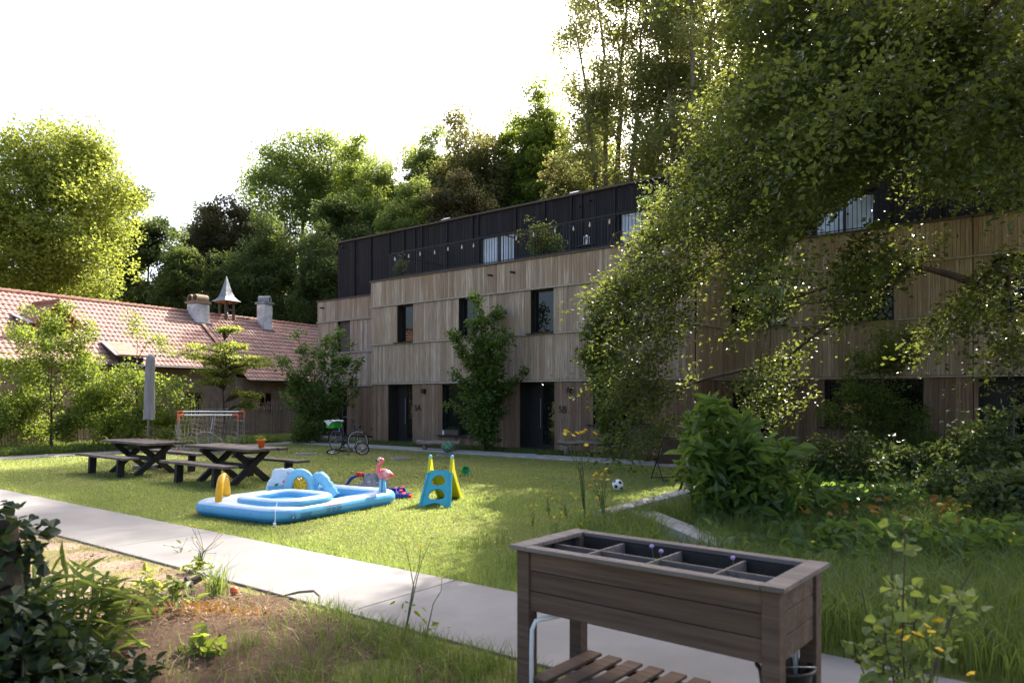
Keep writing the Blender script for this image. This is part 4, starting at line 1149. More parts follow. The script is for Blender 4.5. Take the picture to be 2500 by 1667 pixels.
def air_ring(name, path, rx, rz, zc, wob=.012, split=(38, 142), seed=0):
    r_ = np.random.default_rng(seed); P = np.array(path); n = len(P); T = np.roll(P, -1, 0) - np.roll(P, 1, 0); T /= np.linalg.norm(T, axis=1)[:, None]
    nn = np.stack([T[:, 1], -T[:, 0]], 1); m_ = 20; V = []; mb = MB()
    w = 1 + wob * 4 * np.sin(np.arange(n) * .9 + r_.random() * 6) * .3
    for i in range(n):
        for j in range(m_):
            a = 2 * math.pi * j / m_
            V.append((P[i, 0] + nn[i, 0] * rx * math.cos(a), P[i, 1] + nn[i, 1] * rx * math.cos(a), zc + rz * w[i] * math.sin(a) * (1 if math.sin(a) > 0 else .97)))
    F = []; mi = []
    for i in range(n):
        for j in range(m_):
            k = (j + 1) % m_; i2 = (i + 1) % n; F.append([i*m_+j, i*m_+k, i2*m_+k, i2*m_+j])
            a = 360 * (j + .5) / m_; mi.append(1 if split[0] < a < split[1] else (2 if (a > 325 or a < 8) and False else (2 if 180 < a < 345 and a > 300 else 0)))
    mb.add(V, F); mb.mi = mi
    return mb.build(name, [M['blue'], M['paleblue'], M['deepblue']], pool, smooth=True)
W_, L_ = 1.98, 2.72
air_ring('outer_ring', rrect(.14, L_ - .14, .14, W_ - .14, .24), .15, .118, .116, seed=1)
def flat_poly(P, z): return [(x, y, z) for x, y in P]
fl = MB(); q = rrect(1.25, L_ - .2, .2, W_ - .2, .16); fl.add(flat_poly(q, .02), [list(range(len(q)))]); fl.build('pool_floor', M['blue'], pool)
q = rrect(.14, 1.42, .14, W_ - .14, .2); dk = MB(); n = len(q)
dk.add(flat_poly(q, .03) + flat_poly(q, .205), [list(range(n, 2*n))] + [[i, (i+1) % n, n + (i+1) % n, n + i] for i in range(n)]); dk.build('deck', M['paleblue'], pool, bevel=.03)
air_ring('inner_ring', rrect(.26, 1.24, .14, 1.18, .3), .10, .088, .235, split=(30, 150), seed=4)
q = rrect(.30, 1.2, .18, 1.14, .25); fl = MB(); fl.add(flat_poly(q, .215), [list(range(len(q)))]); fl.build('pool_floor', M['blue'], pool)
a, b = pl(532.6, 1229, .2), pl(554, 1214, .2)
hp = [a * (1 - f) + b * f + np.array([0, 0, .40 * math.sin(math.pi * f) ** .62 - .03]) for f in np.linspace(0, 1, 19)]
MB().tube(hp, .052, 12, flat=(1.25, .75)).build('hoop', M['yellowvinyl'], pool, smooth=True)
TOW = Rz(-PANG)                                           # turns local axes back to the world's
# painted backdrop
c = pl(692, 1203, .2)
prof = []
for k in range(30):
    a = math.pi * k / 29; w = 1 + .07 * math.cos(6 * a) + .03 * math.cos(11 * a + 1)
    prof.append((.26 * math.cos(a) * w, .08 + .34 * math.sin(a) * w))
prof = [(.25, 0)] + prof + [(-.25, 0)]
BM = Tr(*c) @ TOW @ Rz(.25)
bd = MB().prism(prof, .07, M=BM).build('backdrop', M['paleblue'], pool, smooth=False, bevel=.025)
pw = MB(); pw.prism([(-.235, .005), (.235, .005), (.245, .13), (.12, .12), (0, .14), (-.14, .12), (-.245, .13)], .004, M=BM @ Tr(0, -.037, 0)); pw.build('painted_water', M['skyblue'], bd)
pt_ = MB(); pt_.tube([(.09, 0, .16), (.10, 0, .20), (.06, 0, .225), (.075, 0, .27), (.105, 0, .30), (.10, 0, .335), (.075, 0, .335)], .011, 6, M=BM @ Tr(-.02, -.045, 0), flat=(1, .5), up=(0, 1, 0))
pt_.ball((.045, -.045, .19), (.062, .008, .036), 10, M=BM); pt_.tube([(.05, -.045, .155), (.055, -.045, .06)], .005, 4, M=BM); pt_.build('painted_bird', M['pink'], bd)
lf = MB()
for x, z, s_, a_ in ((-.14, .12, .09, .5), (.12, .05, .07, .7), (-.06, .03, .07, 2.3), (.19, .08, .06, 1.2)):
    lf.prism([(0, 0), (.3, .35), (1, .1), (.45, -.3)], .004, M=BM @ Tr(x, -.042, z) @ Ry(-a_) @ Matrix.Scale(s_, 4))
M['printgreen'] = mk('green_print', (.02, .32, .17), (.015, .25, .13), 30, .5); lf.build('painted_leaves', M['printgreen'], bd)
# arches across the small pool
c = pl(732, 1218, .12); AM = Tr(c[0], c[1], 0) @ TOW @ Rz(.3)
ar = [(-.175, 0, .10), (-.185, 0, .22)] + [(-.17 * math.cos(a), 0, .36 + .19 * math.sin(a)) for a in np.linspace(.1, math.pi - .1, 13)] + [(.185, 0, .22), (.18, 0, .10)]
MB().tube(ar, .068, 14, M=AM, up=(0, 1, 0)).build('arch', M['skyblue'], pool, smooth=True)
c = pl(783, 1216, .12); AM2 = Tr(c[0], c[1], 0) @ TOW @ Rz(-.35)
ar = [(-.12, -.02, .14), (-.135, -.01, .27), (-.12, 0, .38), (-.05, .01, .455), (.03, 0, .45), (.11, .0, .37), (.17, .02, .27), (.24, .05, .16)]
tb_ = []
for i in range(len(ar) - 1):
    for f in (0, .33, .66): tb_.append(np.array(ar[i]) * (1 - f) + np.array(ar[i+1]) * f)
tb_.append(np.array(ar[-1])); rad = [.085 + .014 * math.sin(i * 2.4) + (.012 if 7 < i < 14 else 0) for i in range(len(tb_))]
MB().tube(tb_, rad, 13, M=AM2, up=(0, 1, 0)).build('arch', M['skyblue'], pool, smooth=True)
cr_ = MB(); cr_.ball((0, 0, 0), (.06, .05, .07), 10, M=AM2 @ Tr(-.17, -.06, .36)); cr_.ball((0, 0, 0), (.045, .04, .05), 9, M=AM2 @ Tr(-.19, -.05, .27)); cr_.build('deflated_flap', M['skyblue'], pool, smooth=True)
# crumpled yellow cloth in the arch
sh = MB(); sh.ball((0, 0, 0), (1, 1, 1), 16); Vv = sh.v[0]; k = 1 + .22 * np.sin(Vv[:, 0] * 7 + 1) * np.sin(Vv[:, 2] * 6 + Vv[:, 1] * 5) + rng.normal(size=len(Vv)) * .05
sh.v[0] = Vv * k[:, None] * np.array([.14, .08, .15]) + np.array([.0, .03, .30]); sh.v[0] = sh.v[0] @ np.array(AM)[:3, :3].T + np.array(AM)[:3, 3]
M['yellowfoil'] = mk('crumpled_yellow_vinyl', (.82, .48, .015), (.62, .34, .01), 14, .3, .8, dist=.03)
sh.build('crumpled_curtain', M['yellowfoil'], pool)
# flamingo
c = pl(934, 1203, .2); FM = Tr(c[0], c[1], .2) @ TOW
st_ = MB().lathe([(.075, 0), (.06, .1), (.047, .24), (0, .24)], 14, M=FM).build('flamingo_stand', M['skyblue'], pool, smooth=True)
MB().tube([(.0, -.078, .0), (.0, -.064, .1), (0, -.05, .24)], .008, 5, M=FM).build('painted_leg', M['print'], st_)
body = [(-.05, 0, .32), (-.02, 0, .31), (.04, 0, .31), (.10, 0, .30), (.15, 0, .29), (.19, 0, .275)]
fb_ = MB().tube([(-.075, 0, .33)] + body, [.02, .062, .085, .09, .07, .04, .008], 14, M=FM)
nk = [(-.045, 0, .31), (-.072, 0, .37), (-.072, 0, .43), (-.045, 0, .475), (-.015, 0, .51), (-.012, 0, .54), (-.03, 0, .555)]
fb_.tube(nk, [.05, .042, .036, .033, .036, .044, .03], 12, M=FM, up=(0, 1, 0))
fl_ = fb_.build('flamingo', M['pink'], pool, smooth=True)
MB().ball((.055, -.062, .315), (.07, .03, .05), 12, M=FM).build('wing', M['palepink'], fl_, smooth=True)
MB().tube([(-.03, 0, .55), (-.06, 0, .556), (-.085, 0, .545)], [.032, .026, .016], 10, M=FM).build('face', M['palepink'], fl_, smooth=True)
MB().tube([(-.084, 0, .546), (-.105, 0, .53), (-.112, 0, .512)], [.016, .012, .004], 8, M=FM).build('beak', M['black'], fl_, smooth=True)
MB().ball((-.02, -.04, .545), (.011, .006, .012), 8, M=FM).build('eye', M['black'], fl_)
# prints and valve on the outer side
mb = MB()
def side_plate(x0, x1, z0, z1, mat, name):
    V = []; F = []; n = 6
    for i in range(n + 1):
        z = z0 + (z1 - z0) * i / n; y = .14 - .15 * math.sqrt(max(0, 1 - ((z - .116) / .118) ** 2)) - .004
        V += [(x0, y, z), (x1, y, z)]
    for i in range(n): F.append([2*i, 2*i+1, 2*i+3, 2*i+2])
    return MB().add(V, F).build(name, mat, pool)
side_plate(.90, 1.25, .165, .178, M['goalred'], 'warning_stripe')
for i, (a, b) in enumerate(((.92, 1.0), (1.03, 1.10), (1.12, 1.23))):
    for z in (.07, .09, .11, .13): side_plate(a, b, z, z + .008, M['print'], 'printed_lines')
for x in (.30, .37):
    pass
for z in (.06, .08, .10, .12): side_plate(.42, .62, z, z + .007, M['print'], 'printed_lines')
for x in (.27, .35):
    dsk = MB(); y = .14 - .15 * math.sqrt(1 - ((.095 - .116) / .118) ** 2) - .006
    dsk.prism([(x + .028 * math.cos(a), .095 + .028 * math.sin(a)) for a in np.linspace(0, 6.283, 18, endpoint=False)], .003, M=Tr(0, y, 0)); o = dsk.build('printed_sign', M['print'] if x < .3 else M['skyblue'], pool)
    dsk = MB(); dsk.prism([(x - .012, .08), (x + .012, .085), (x + .006, .11), (x - .008, .105)], .003, M=Tr(0, y - .003, 0)); dsk.build('pictogram', M['white'] if x < .3 else M['print'], o)
vc = MB(); vc.tube([(.12, .14, .30), (.02, .06, .2), (-.01, .03, .09), (-.03, .02, .03)], .006, 5); vc.build('drain_cord', M['white'], pool)
MB().lathe([(0, 0), (.022, 0), (.022, .05), (0, .05)], 10, M=Tr(-.035, .015, .005)).build('drain_cap', M['white'], pool)

# ------------------------------------------------------------------ toys on the lawn
M['toyblue'] = mk('blue_toy_plastic', (.012, .06, .36), (.01, .05, .3), 10, .35); M['toyred'] = mk('red_toy_plastic', (.55, .02, .02), (.48, .02, .02), 10, .35)
M['toygrey'] = mk('grey_toy_plastic', (.34, .34, .36), (.28, .28, .30), 10, .5, .1); M['toyyellow'] = mk('yellow_toy_plastic', (.80, .50, .01), (.72, .43, .01), 10, .35)
r = thing('water_play_set', 'blue water channel toy with grey castle towers behind the pool', 'toy', (-2.8, 13.75, 0))
def tray(mb, p, q, w=.17, h=.06):
    p, q = np.array(p, float), np.array(q, float); d = unit(q - p); s = np.cross(d, (0, 0, 1)); s = unit(s)
    mb.beam(p + (0, 0, .012), q + (0, 0, .012), w, .02)
    for k in (-1, 1): mb.beam(p + s * k * (w / 2) + (0, 0, .022 + h / 2), q + s * k * (w / 2) + (0, 0, .022 + h / 2), .02, h)
mb = MB(); tray(mb, (-.72, -.05, .0), (.3, -.12, 0)); tray(mb, (-.7, .16, 0), (-.38, .18, .0)); tray(mb, (.3, -.1, 0), (.78, .12, 0)); tray(mb, (.72, .0, 0), (.86, -.75, 0)); tray(mb, (.62, -.78, 0), (1.02, -.84, 0))
mb.build('channel', M['toyblue'], r, bevel=.008)
mb = MB()
for sy in (.14, .28): mb.tube([(-.42, sy, .05), (-.33, sy, .12), (-.24, sy, .24), (-.14, sy, .29), (-.02, sy, .30)], .022, 6)
P = [(-.42, .04), (-.33, .10), (-.24, .22), (-.14, .27), (-.02, .28)]
for i in range(4): mb.beam((P[i][0], .21, P[i][1]), (P[i+1][0], .21, P[i+1][1]), .14, .02)
mb.build('chute', M['toyblue'], r)
def tower(x, y, rr, h, cren=8):
    q = MB(); q.lathe([(rr * 1.06, 0), (rr, .02), (rr * .94, h), (rr * .8, h), (rr * .8, h * .5), (0, h * .5)], 8, M=Tr(x, y, 0))
    for k in range(cren):
        a = 6.283 * (k + .5) / cren; q.box((x + rr * .87 * math.cos(a), y + rr * .87 * math.sin(a), h + .018), (rr * .14, rr * .4, .04), rot=(0, 0, a))
    q.box((x, y - rr * .9, h * .4), (rr * .5, rr * .2, h * .55)); q.build('tower', M['toygrey'], r, bevel=.006)
tower(.12, .22, .15, .30); tower(.36, .25, .1, .33); tower(.05, -.13, .13, .15); tower(.28, -.10, .17, .17); tower(-.08, -.16, .07, .09)
for x, y, z in ((.08, .2, .33), (.2, .2, .35), (.34, .2, .37)):
    MB().tube([(x - .05, y, z - .05), (x - .05, y, z + .05), (x + .05, y, z + .05), (x + .05, y, z - .05)], .012, 6).build('crane', M['toyyellow'], r)
MB().ball((-.72, -.08, .04), (.06, .035, .03), 10).build('toy_boat', M['toyyellow'], r)
for p in ((-.72, .16, .06), (-.4, .17, .09), (-.04, .14, .33), (-.1, .14, .34), (-.42, -.04, .06), (-.2, -.06, .06), (.62, .05, .06), (.74, .1, .07), (.77, -.3, .06), (.9, -.8, .07), (1.02, -.84, .05)):
    MB().b2((p[0] - .025, p[1] - .1, p[2] - .05), (p[0] + .025, p[1] + .1, p[2] + .02)).build('clip', M['toyred'], r, bevel=.006)
# the climbing slide
from mathutils.geometry import tessellate_polygon
def plate_holes(mb, outer, holes, th, M_=None):
    loops = [outer] + holes
    tri = tessellate_polygon([[Vector((x, 0, z)) for x, z in lp] for lp in loops])
    flat = [p for lp in loops for p in lp]; n = len(flat)
    V = [(x, -th/2, z) for x, z in flat] + [(x, th/2, z) for x, z in flat]
    F = [list(t) for t in tri] + [[i + n for i in t][::-1] for t in tri]
    o = 0
    for lp in loops:
        m_ = len(lp)
        for i in range(m_): k = (i + 1) % m_; F.append([o+i, o+k, n+o+k, n+o+i])
        o += m_
    mb.add(V, F, M_)
r = thing('toy_slide', 'small toy slide with a teal climbing ladder and a lime-yellow chute', 'slide', (-1.235, 11.8, 0), -.14)
def dshape(cz, w, h): return [(w * math.cos(a), cz + (h * .72 * math.sin(a) if math.sin(a) > 0 else h * .28 * math.sin(a))) for a in np.linspace(0, 6.283, 22, endpoint=False)]
slen, lean = .70, math.radians(33)
outer = [(-.255, 0), (-.205, 0)] + [(-.205 + .41 * f, .075 * math.sin(math.pi * f)) for f in np.linspace(.08, .92, 9)] + [(.205, 0), (.255, 0), (.205, .62), (.19, .66), (-.19, .66), (-.205, .62)]
LM = Tr(0, 0, .0) @ Rx(-lean)
mb = MB(); plate_holes(mb, outer, [dshape(.19, .135, .19), dshape(.445, .115, .185)], .035, LM)
for s in (-1, 1): mb.beam(LM @ Vector((s * .245, -.005, .0)), LM @ Vector((s * .19, -.005, .64)), .035, .06)
mb.build('ladder', M['teal'], r, bevel=.008)
mb = MB()
for s in (-1, 1):
    poly = [(.42, .775), (.365, .68), (.30, .53), (.40, .50), (.86, .12), (1.02, .0), (1.22, .0), (.78, .36), (.56, .57), (.46, .775)]
    mb.prism([(p[0], p[1]) for p in poly], .05, M=Tr(s * .185, 0, 0) @ Rz(math.pi / 2))
mb.build('side_rail', M['limeplastic'], r, bevel=.012)
mb = MB()
cs = [(.34, .525), (.46, .51), (.62, .40), (.80, .22), (.98, .07), (1.2, .03)]
for i in range(5): mb.add([(-.16, cs[i][0], cs[i][1]), (.16, cs[i][0], cs[i][1]), (.16, cs[i+1][0], cs[i+1][1]), (-.16, cs[i+1][0], cs[i+1][1]), (-.16, cs[i][0], cs[i][1]-.03), (.16, cs[i][0], cs[i][1]-.03), (.16, cs[i+1][0], cs[i+1][1]-.03), (-.16, cs[i+1][0], cs[i+1][1]-.03)], [[0,1,2,3],[7,6,5,4],[0,4,5,1],[3,2,6,7]])
mb.build('chute', M['limeplastic'], r, smooth=False)
for s in (-1, 1): MB().ball((s * .185, .44, .77), (.032, .03, .045), 12).build('tip', M['skyblue'], r, smooth=True)
# bucket, ball
M['toygreen'] = mk('green_toy_plastic', (.05, .42, .05), (.04, .35, .04), 10, .4)
r = thing('toy_bucket', 'toy bucket with a green base lying on its side in the lawn', 'bucket', (-1.1, 16.75, .10), 0, rot=(math.radians(80), 0, math.radians(25)))
MB().lathe([(0, .0), (.07, 0), (.074, .05), (.0741, .051)], 18).build('base', M['toygreen'], r, smooth=True)
MB().lathe([(.0742, .052), (.085, .14)], 18).build('side', M['skyblue'], r, smooth=True); MB().lathe([(.0765, .075), (.0815, .115)], 18, M=Matrix.Scale(1.01, 4)).build('print', M['white'], r, smooth=True)
MB().lathe([(.085, .141), (.105, .15), (.105, .165), (.09, .165), (.07, .02), (0, .02)], 18).build('rim', M['toygreen'], r, smooth=True)
r = thing('football', 'white and dark football on the lawn beside the yellow flowers', 'ball', (2.0, 13.95, .11))
MB().ball((0, 0, 0), .11, 24).build('ball', M['white'], r, smooth=True)
ph = (1 + 5 ** .5) / 2; k = 0
for a, b in ((1, ph), (-1, ph), (1, -ph), (-1, -ph)):
    for v in ((0, a, b), (a, b, 0), (b, 0, a)):
        v = Vector(v).normalized(); q = v.to_track_quat('Z', 'Y').to_matrix().to_4x4()
        MB().lathe([(.0, .1118), (.022, .1095), (.038, .1045), (.036, .09)], 5, M=Euler((.4, .3, .2)).to_matrix().to_4x4() @ q).build('patch', M['black'], r)

# ------------------------------------------------------------------ bicycles
M['tyre'] = mk('tyre_rubber', (.02, .02, .021), (.03, .03, .03), 40, .8); M['rim'] = mk('bright_rim', (.5, .5, .52), (.42, .42, .44), 20, .35, metal=.7)
M['bikeblack'] = mk('dark_bicycle_paint', (.018, .016, .018), (.026, .024, .026), 14, .4)
def wheel(par, Mx, R, mat_rim='rim', tw=.02):
    w = MB().tube([(R * math.cos(a), 0, R * math.sin(a)) for a in np.linspace(0, 6.283, 36, endpoint=False)], tw, 8, closed=True, M=Mx, up=(0, 1, 0)).build('tyre', M['tyre'], par, smooth=True)
    MB().tube([((R - .03) * math.cos(a), 0, (R - .03) * math.sin(a)) for a in np.linspace(0, 6.283, 36, endpoint=False)], .014, 6, closed=True, M=Mx, up=(0, 1, 0)).build('rim', M[mat_rim], w, smooth=True)
    s = MB()
    for k in range(20):
        a = k * 6.283 / 20; s.tube([(.02 * math.cos(a + .9), (-1) ** k * .025, .02 * math.sin(a + .9)), ((R - .03) * math.cos(a), 0, (R - .03) * math.sin(a))], .0022, 3, M=Mx)
    s.tube([(0, -.045, 0), (0, .045, 0)], .022, 8, M=Mx); s.build('spokes', M['rim'], w)
    return w
bk = thing('bicycle', 'dark bicycle with a green crate, parked upright by the house path', 'bicycle', (-5.45, 24.3, 0), math.radians(-38))
R = .35
wheel(bk, Tr(-.55, 0, R), R, 'steel'); wheel(bk, Tr(.56, 0, R) @ Rz(math.radians(32)), R)
f = MB(); B = lambda *p: np.array(p)
hub_r, hub_f, bb, st, hd, hd2 = B(-.55, 0, R), B(.56, 0, R), B(-.08, 0, .30), B(-.23, 0, .82), B(.36, 0, .92), B(.40, 0, .78)
f.tube([bb, st], .02, 8); f.tube([bb + B(.02, 0, .04), B(.12, 0, .42), hd2], .032, 8); f.tube([hd, hd2], .026, 8)
for s in (-.05, .05): f.tube([bb + B(0, s, 0), hub_r + B(0, s, 0)], .012, 6); f.tube([B(-.21, s * .4, .72), hub_r + B(0, s, 0)], .01, 6)
f.build('frame', M['bikeblack'], bk, smooth=True)
f = MB()
for s in (-.05, .05): f.tube([hd2, B(.43, s, .70), hub_f + B(0, s, 0)], .014, 6)
f.build('fork', M['bikeblack'], bk, smooth=True)
f = MB(); f.tube([hd, B(.34, 0, 1.02), B(.36, 0, 1.06)], .016, 8); f.tube([B(.16, -.27, 1.14), B(.27, -.22, 1.13), B(.36, -.06, 1.07), B(.36, .06, 1.07), B(.27, .22, 1.13), B(.16, .27, 1.14)], .014, 8); f.build('handlebar', M['bikeblack'], bk, smooth=True)
f = MB(); f.tube([st, B(-.25, 0, .93)], .014, 8); f.build('seat_post', M['steel'], bk); 
MB().tube([(-.4, 0, .96), (-.34, 0, .975), (-.22, 0, .965), (-.12, 0, .955)], [.06, .085, .04, .022], 10, flat=(1, .35)).build('saddle', M['bikeblack'], bk, smooth=True)
MB().lathe([(0, -.012), (.10, -.012), (.10, .012), (0, .012)], 18, M=Tr(-.08, -.07, .30) @ Rx(math.pi / 2)).build('chain_ring', M['bikeblack'], bk)
f = MB(); f.beam((-.08, -.09, .3), (-.02, -.09, .14), .02, .03); f.b2((-.06, -.17, .12), (.03, -.09, .145)); f.beam((-.08, .09, .3), (-.14, .09, .46), .02, .03); f.b2((-.18, .09, .45), (-.09, .17, .475)); f.build('pedals', M['bikeblack'], bk)
MB().b2((-.20, -.06, .25), (.06, .06, .38)).build('motor', M['bikeblack'], bk, bevel=.03)
for cx, a0, a1, nm in ((-.55, 20, 190, 'mudguard'), (.56, 35, 150, 'mudguard')):
    MB().tube([(cx + (R + .035) * math.cos(math.radians(a)), 0, R + (R + .035) * math.sin(math.radians(a))) for a in np.linspace(a0, a1, 14)], .03, 6, flat=(1, .25), M=None).build(nm, M['bikeblack'], bk, smooth=True)
f = MB(); f.b2((-.82, -.09, .735), (-.32, .09, .755))
for s in (-.08, .08): f.tube([(-.75, s, .74), (-.56, s, .36)], .008, 5)
f.build('carrier', M['bikeblack'], bk)
cm = MB(); x0, x1, y0, y1, z0, z1 = -.86, -.46, -.17, .17, .76, 1.0
cm.b2((x0, y0, z0), (x1, y1, z0 + .01)); cm.b2((x0, y0, z0 + .011), (x0 + .012, y1, z1)); cm.b2((x1 - .012, y0, z0 + .011), (x1, y1, z1)); cm.b2((x0 + .013, y0, z0 + .011), (x1 - .013, y0 + .012, z1)); cm.b2((x0 + .013, y1 - .012, z0 + .011), (x1 - .013, y1, z1))
ct = cm.build('crate', M['toygreen'], bk, bevel=.01)
M['cloth'] = mk('white_patterned_cloth', (.72, .70, .69), (.40, .30, .36), 38, .9, .1, lo=.55, hi=.62)
V = []; F = []; n = 9
for j in range(n):
    for i in range(n):
        x = x0 - .06 + (x1 - x0 + .12) * i / 8; y = y0 - .05 + (y1 - y0 + .1) * j / 8
        z = 1.015 + .012 * math.sin(i * 1.3) * math.cos(j * 1.1) - (.02 if i in (0, 8) else 0); V.append((x, y, z))
for j in range(n - 1):
    for i in range(n - 1): F.append([j*n+i, j*n+i+1, (j+1)*n+i+1, (j+1)*n+i])
q = MB().add(V, F); b0 = len(V)
V2 = [(x0 - .05, y0 - .053, 1.0), (x1 + .05, y0 - .053, 1.0), ((x0 + x1) / 2 + .02, y0 - .075, .84)]; q.add(V2, [[0, 2, 1]]); q.build('crate_cloth', M['cloth'], ct, smooth=True)
MB().b2((.60, -.05, .80), (.68, .05, .86)).build('headlight', M['bikeblack'], bk, bevel=.01)
MB().tube([(-.30, -.06, .66), (-.30, -.06, .76)], .018, 8).build('lock', M['skyblue'], bk)
kb = thing('child_bicycle', 'small dark child bicycle lying on the lawn before the upright bicycle', 'bicycle', (-5.05, 22.7, 0), math.radians(10))
R = .2
wheel(kb, Tr(-.43, -.02, .12) @ Rz(.35) @ Rx(math.radians(66)), R); wheel(kb, Tr(.43, -.05, .19) @ Rz(-.1) @ Rx(math.radians(24)), R)
f = MB(); f.tube([(-.43, .0, .13), (-.12, .05, .16), (.12, .1, .22)], .018, 6); f.tube([(-.1, .02, .12), (.02, .16, .1), (.14, .14, .2)], .016, 6); f.tube([(-.43, .04, .13), (-.06, .2, .12)], .012, 6); f.build('frame', M['bikeblack'], kb, smooth=True)
f = MB(); f.tube([(.14, .12, .2), (.28, .02, .2), (.43, .0, .2)], .014, 6); f.build('fork', M['steel'], kb)
f = MB(); f.tube([(.14, .12, .2), (.16, .3, .16)], .012, 6); f.tube([(.02, .32, .05), (.16, .3, .16), (.22, .3, .34)], .012, 6); f.build('handlebar', M['bikeblack'], kb)
MB().tube([(-.18, .26, .1), (-.1, .3, .12), (.02, .28, .1)], [.05, .05, .02], 8, flat=(1, .5)).build('saddle', M['bikeblack'], kb, smooth=True)
MB().b2((.36, .02, .14), (.5, .04, .18)).build('fork_guard', M['toyblue'], kb)
for p in ((.36, -.11, .1), (.5, -.06, .27)): MB().ball(p, (.03, .01, .035), 8).build('reflector', M['orange'], kb)
f = MB(); f.b2((-.02, -.1, .02), (.06, -.02, .04)); f.tube([(-.02, .02, .1), (.02, -.06, .03)], .01, 5); f.build('pedal', M['bikeblack'], kb)

# ------------------------------------------------------------------ benches and small things along the house path
M['logwood'] = mk('weathered_log', (.26, .205, .16), (.13, .10, .078), 3, .85, .5, (1, 6, 6), dist=.02)
def log_bench(label, a, b, z, rad, flat, legs=True):
    a, b = np.array(a), np.array(b); L = np.linalg.norm(b - a); r = thing('log_bench', label, 'bench', (*((a + b) / 2), 0), math.atan2(*(b - a)[::-1]), 'rough log benches by the houses')
    pts = [(-L/2 + L * k / 9, .015 * math.sin(k), z + .01 * math.cos(k * 1.4)) for k in range(10)]
    MB().tube(pts, [rad * (1 + .06 * math.sin(k * 2.1)) for k in range(10)], 12, flat=flat).build('seat', M['logwood'], r, smooth=False, bevel=.006)
    if legs:
        for s in (-1, 1): MB().tube([(s * L * .34, 0, 0), (s * L * .34, 0, z - rad * flat[1] * .6)], .085, 10).build('leg', M['logwood'], r)
    return r
log_bench('thick log bench on the strip before the window of house 5A', gr(1020, 1099)[:2], gr(1126, 1102)[:2], .26, .15, (1.15, .62))
log_bench('pale plank bench on two stumps right of the black door of house 5B', gr(1362, 1112)[:2], gr(1494, 1114)[:2], .40, .17, (1.05, .42))
log_bench('low log bench half hidden behind the crate of the dark bicycle', (-7.7, 28.9), (-6.5, 28.0), .22, .13, (1.1, .7))
log_bench('log bench in the deep shade before house 5C with a light blue cup on it', (7.0, 18.1), (8.35, 17.35), .32, .16, (1.1, .45))
r = thing('cup', 'light blue cup on the log bench in the shade', 'cup', (7.72, 17.72, .375)); M['cupblue'] = mk('pale_blue_plastic', (.25, .52, .62), (.2, .45, .55), 10, .4)
MB().lathe([(0, 0), (.045, 0), (.06, .12), (.054, .12), (.04, .012), (0, .012)], 14).build('body', M['cupblue'], r, smooth=True); MB().tube([(.055, 0, .1), (.09, 0, .09), (.085, 0, .04), (.05, 0, .035)], .008, 6).build('handle', M['cupblue'], r)
r = thing('dark_pot', 'dark plant pot on the strip beside the log bench of house 5A', 'pot', (*gr(1026, 1091)[:2], 0))
MB().lathe([(0, 0), (.11, 0), (.14, .25), (.15, .25), (.15, .28), (.13, .28), (.12, .2), (0, .2)], 14).build('pot', M['cap'], r, smooth=True)
V, F, t_ = crown_leaves(np.array([[0, 0, .24], [.04, 0, .26]]), 14, .08, .06, .8, .6); np_mesh('plant', V, F, M['leaf_mid'], r, t_)
M['bag'] = mk('green_printed_plastic', (.03, .16, .06), (.20, .23, .17), 22, .35, .6, lo=.45, hi=.6, dist=.02)
def crumple(name, label, cat, loc, size, mat, seed, n=18):
    r_ = np.random.default_rng(seed); s = MB(); s.ball((0, 0, 0), 1, n); v = s.v[0]
    for k in range(9):
        d = unit(r_.normal(size=3)); v = v * (1 - .18 * np.clip(v @ d - .35, 0, 1))[:, None]
    v = v * (1 + r_.normal(size=len(v)) * .05)[:, None] * np.array(size); v[:, 2] -= v[:, 2].min(); s.v[0] = v
    o = s.build(name, mat, None); o.location = loc; return tag(o, label, cat)
crumple('crumpled_bag', 'crumpled green plastic bag on the house path before the thick log', 'bag', (*gr(1094, 1106)[:2], .03), (.26, .17, .2), M['bag'], 5)
r = thing('toy_spade', 'teal and black toy spade lying by the black door of house 5B', 'toy', (*gr(1300, 1111)[:2], .01), -.6)
MB().tube([(-.35, 0, .02), (.15, 0, .025)], .014, 6).build('shaft', M['teal'], r); MB().b2((.15, -.08, .01), (.38, .08, .03)).build('blade', M['bikeblack'], r, bevel=.01)
p = fac(4.3, -.02, .43); r = thing('window_box', 'brown plant box on the outer sill of house 5A', 'plant box', p, ANG)
MB().b2((-.35, -.07, 0), (.35, .08, .18)).build('box', M['cap'], r, bevel=.01)
V, F, t_ = crown_leaves(np.array([[-.2 + .1 * k, 0, .22] for k in range(5)]), 14, .08, .06, .7, .5); np_mesh('plant', V, F, M['leaf_dark'], r, t_)
p = fac(3.93, 0, .428); r = thing('small_box', 'small white and teal box on the left end of that house 5A sill', 'box', p, ANG)
MB().b2((-.09, -.06, 0), (.09, .07, .14)).build('box', M['white'], r, bevel=.01); MB().b2((-.1, -.068, .141), (.1, .078, .18)).build('lid', M['teal'], r, bevel=.01)
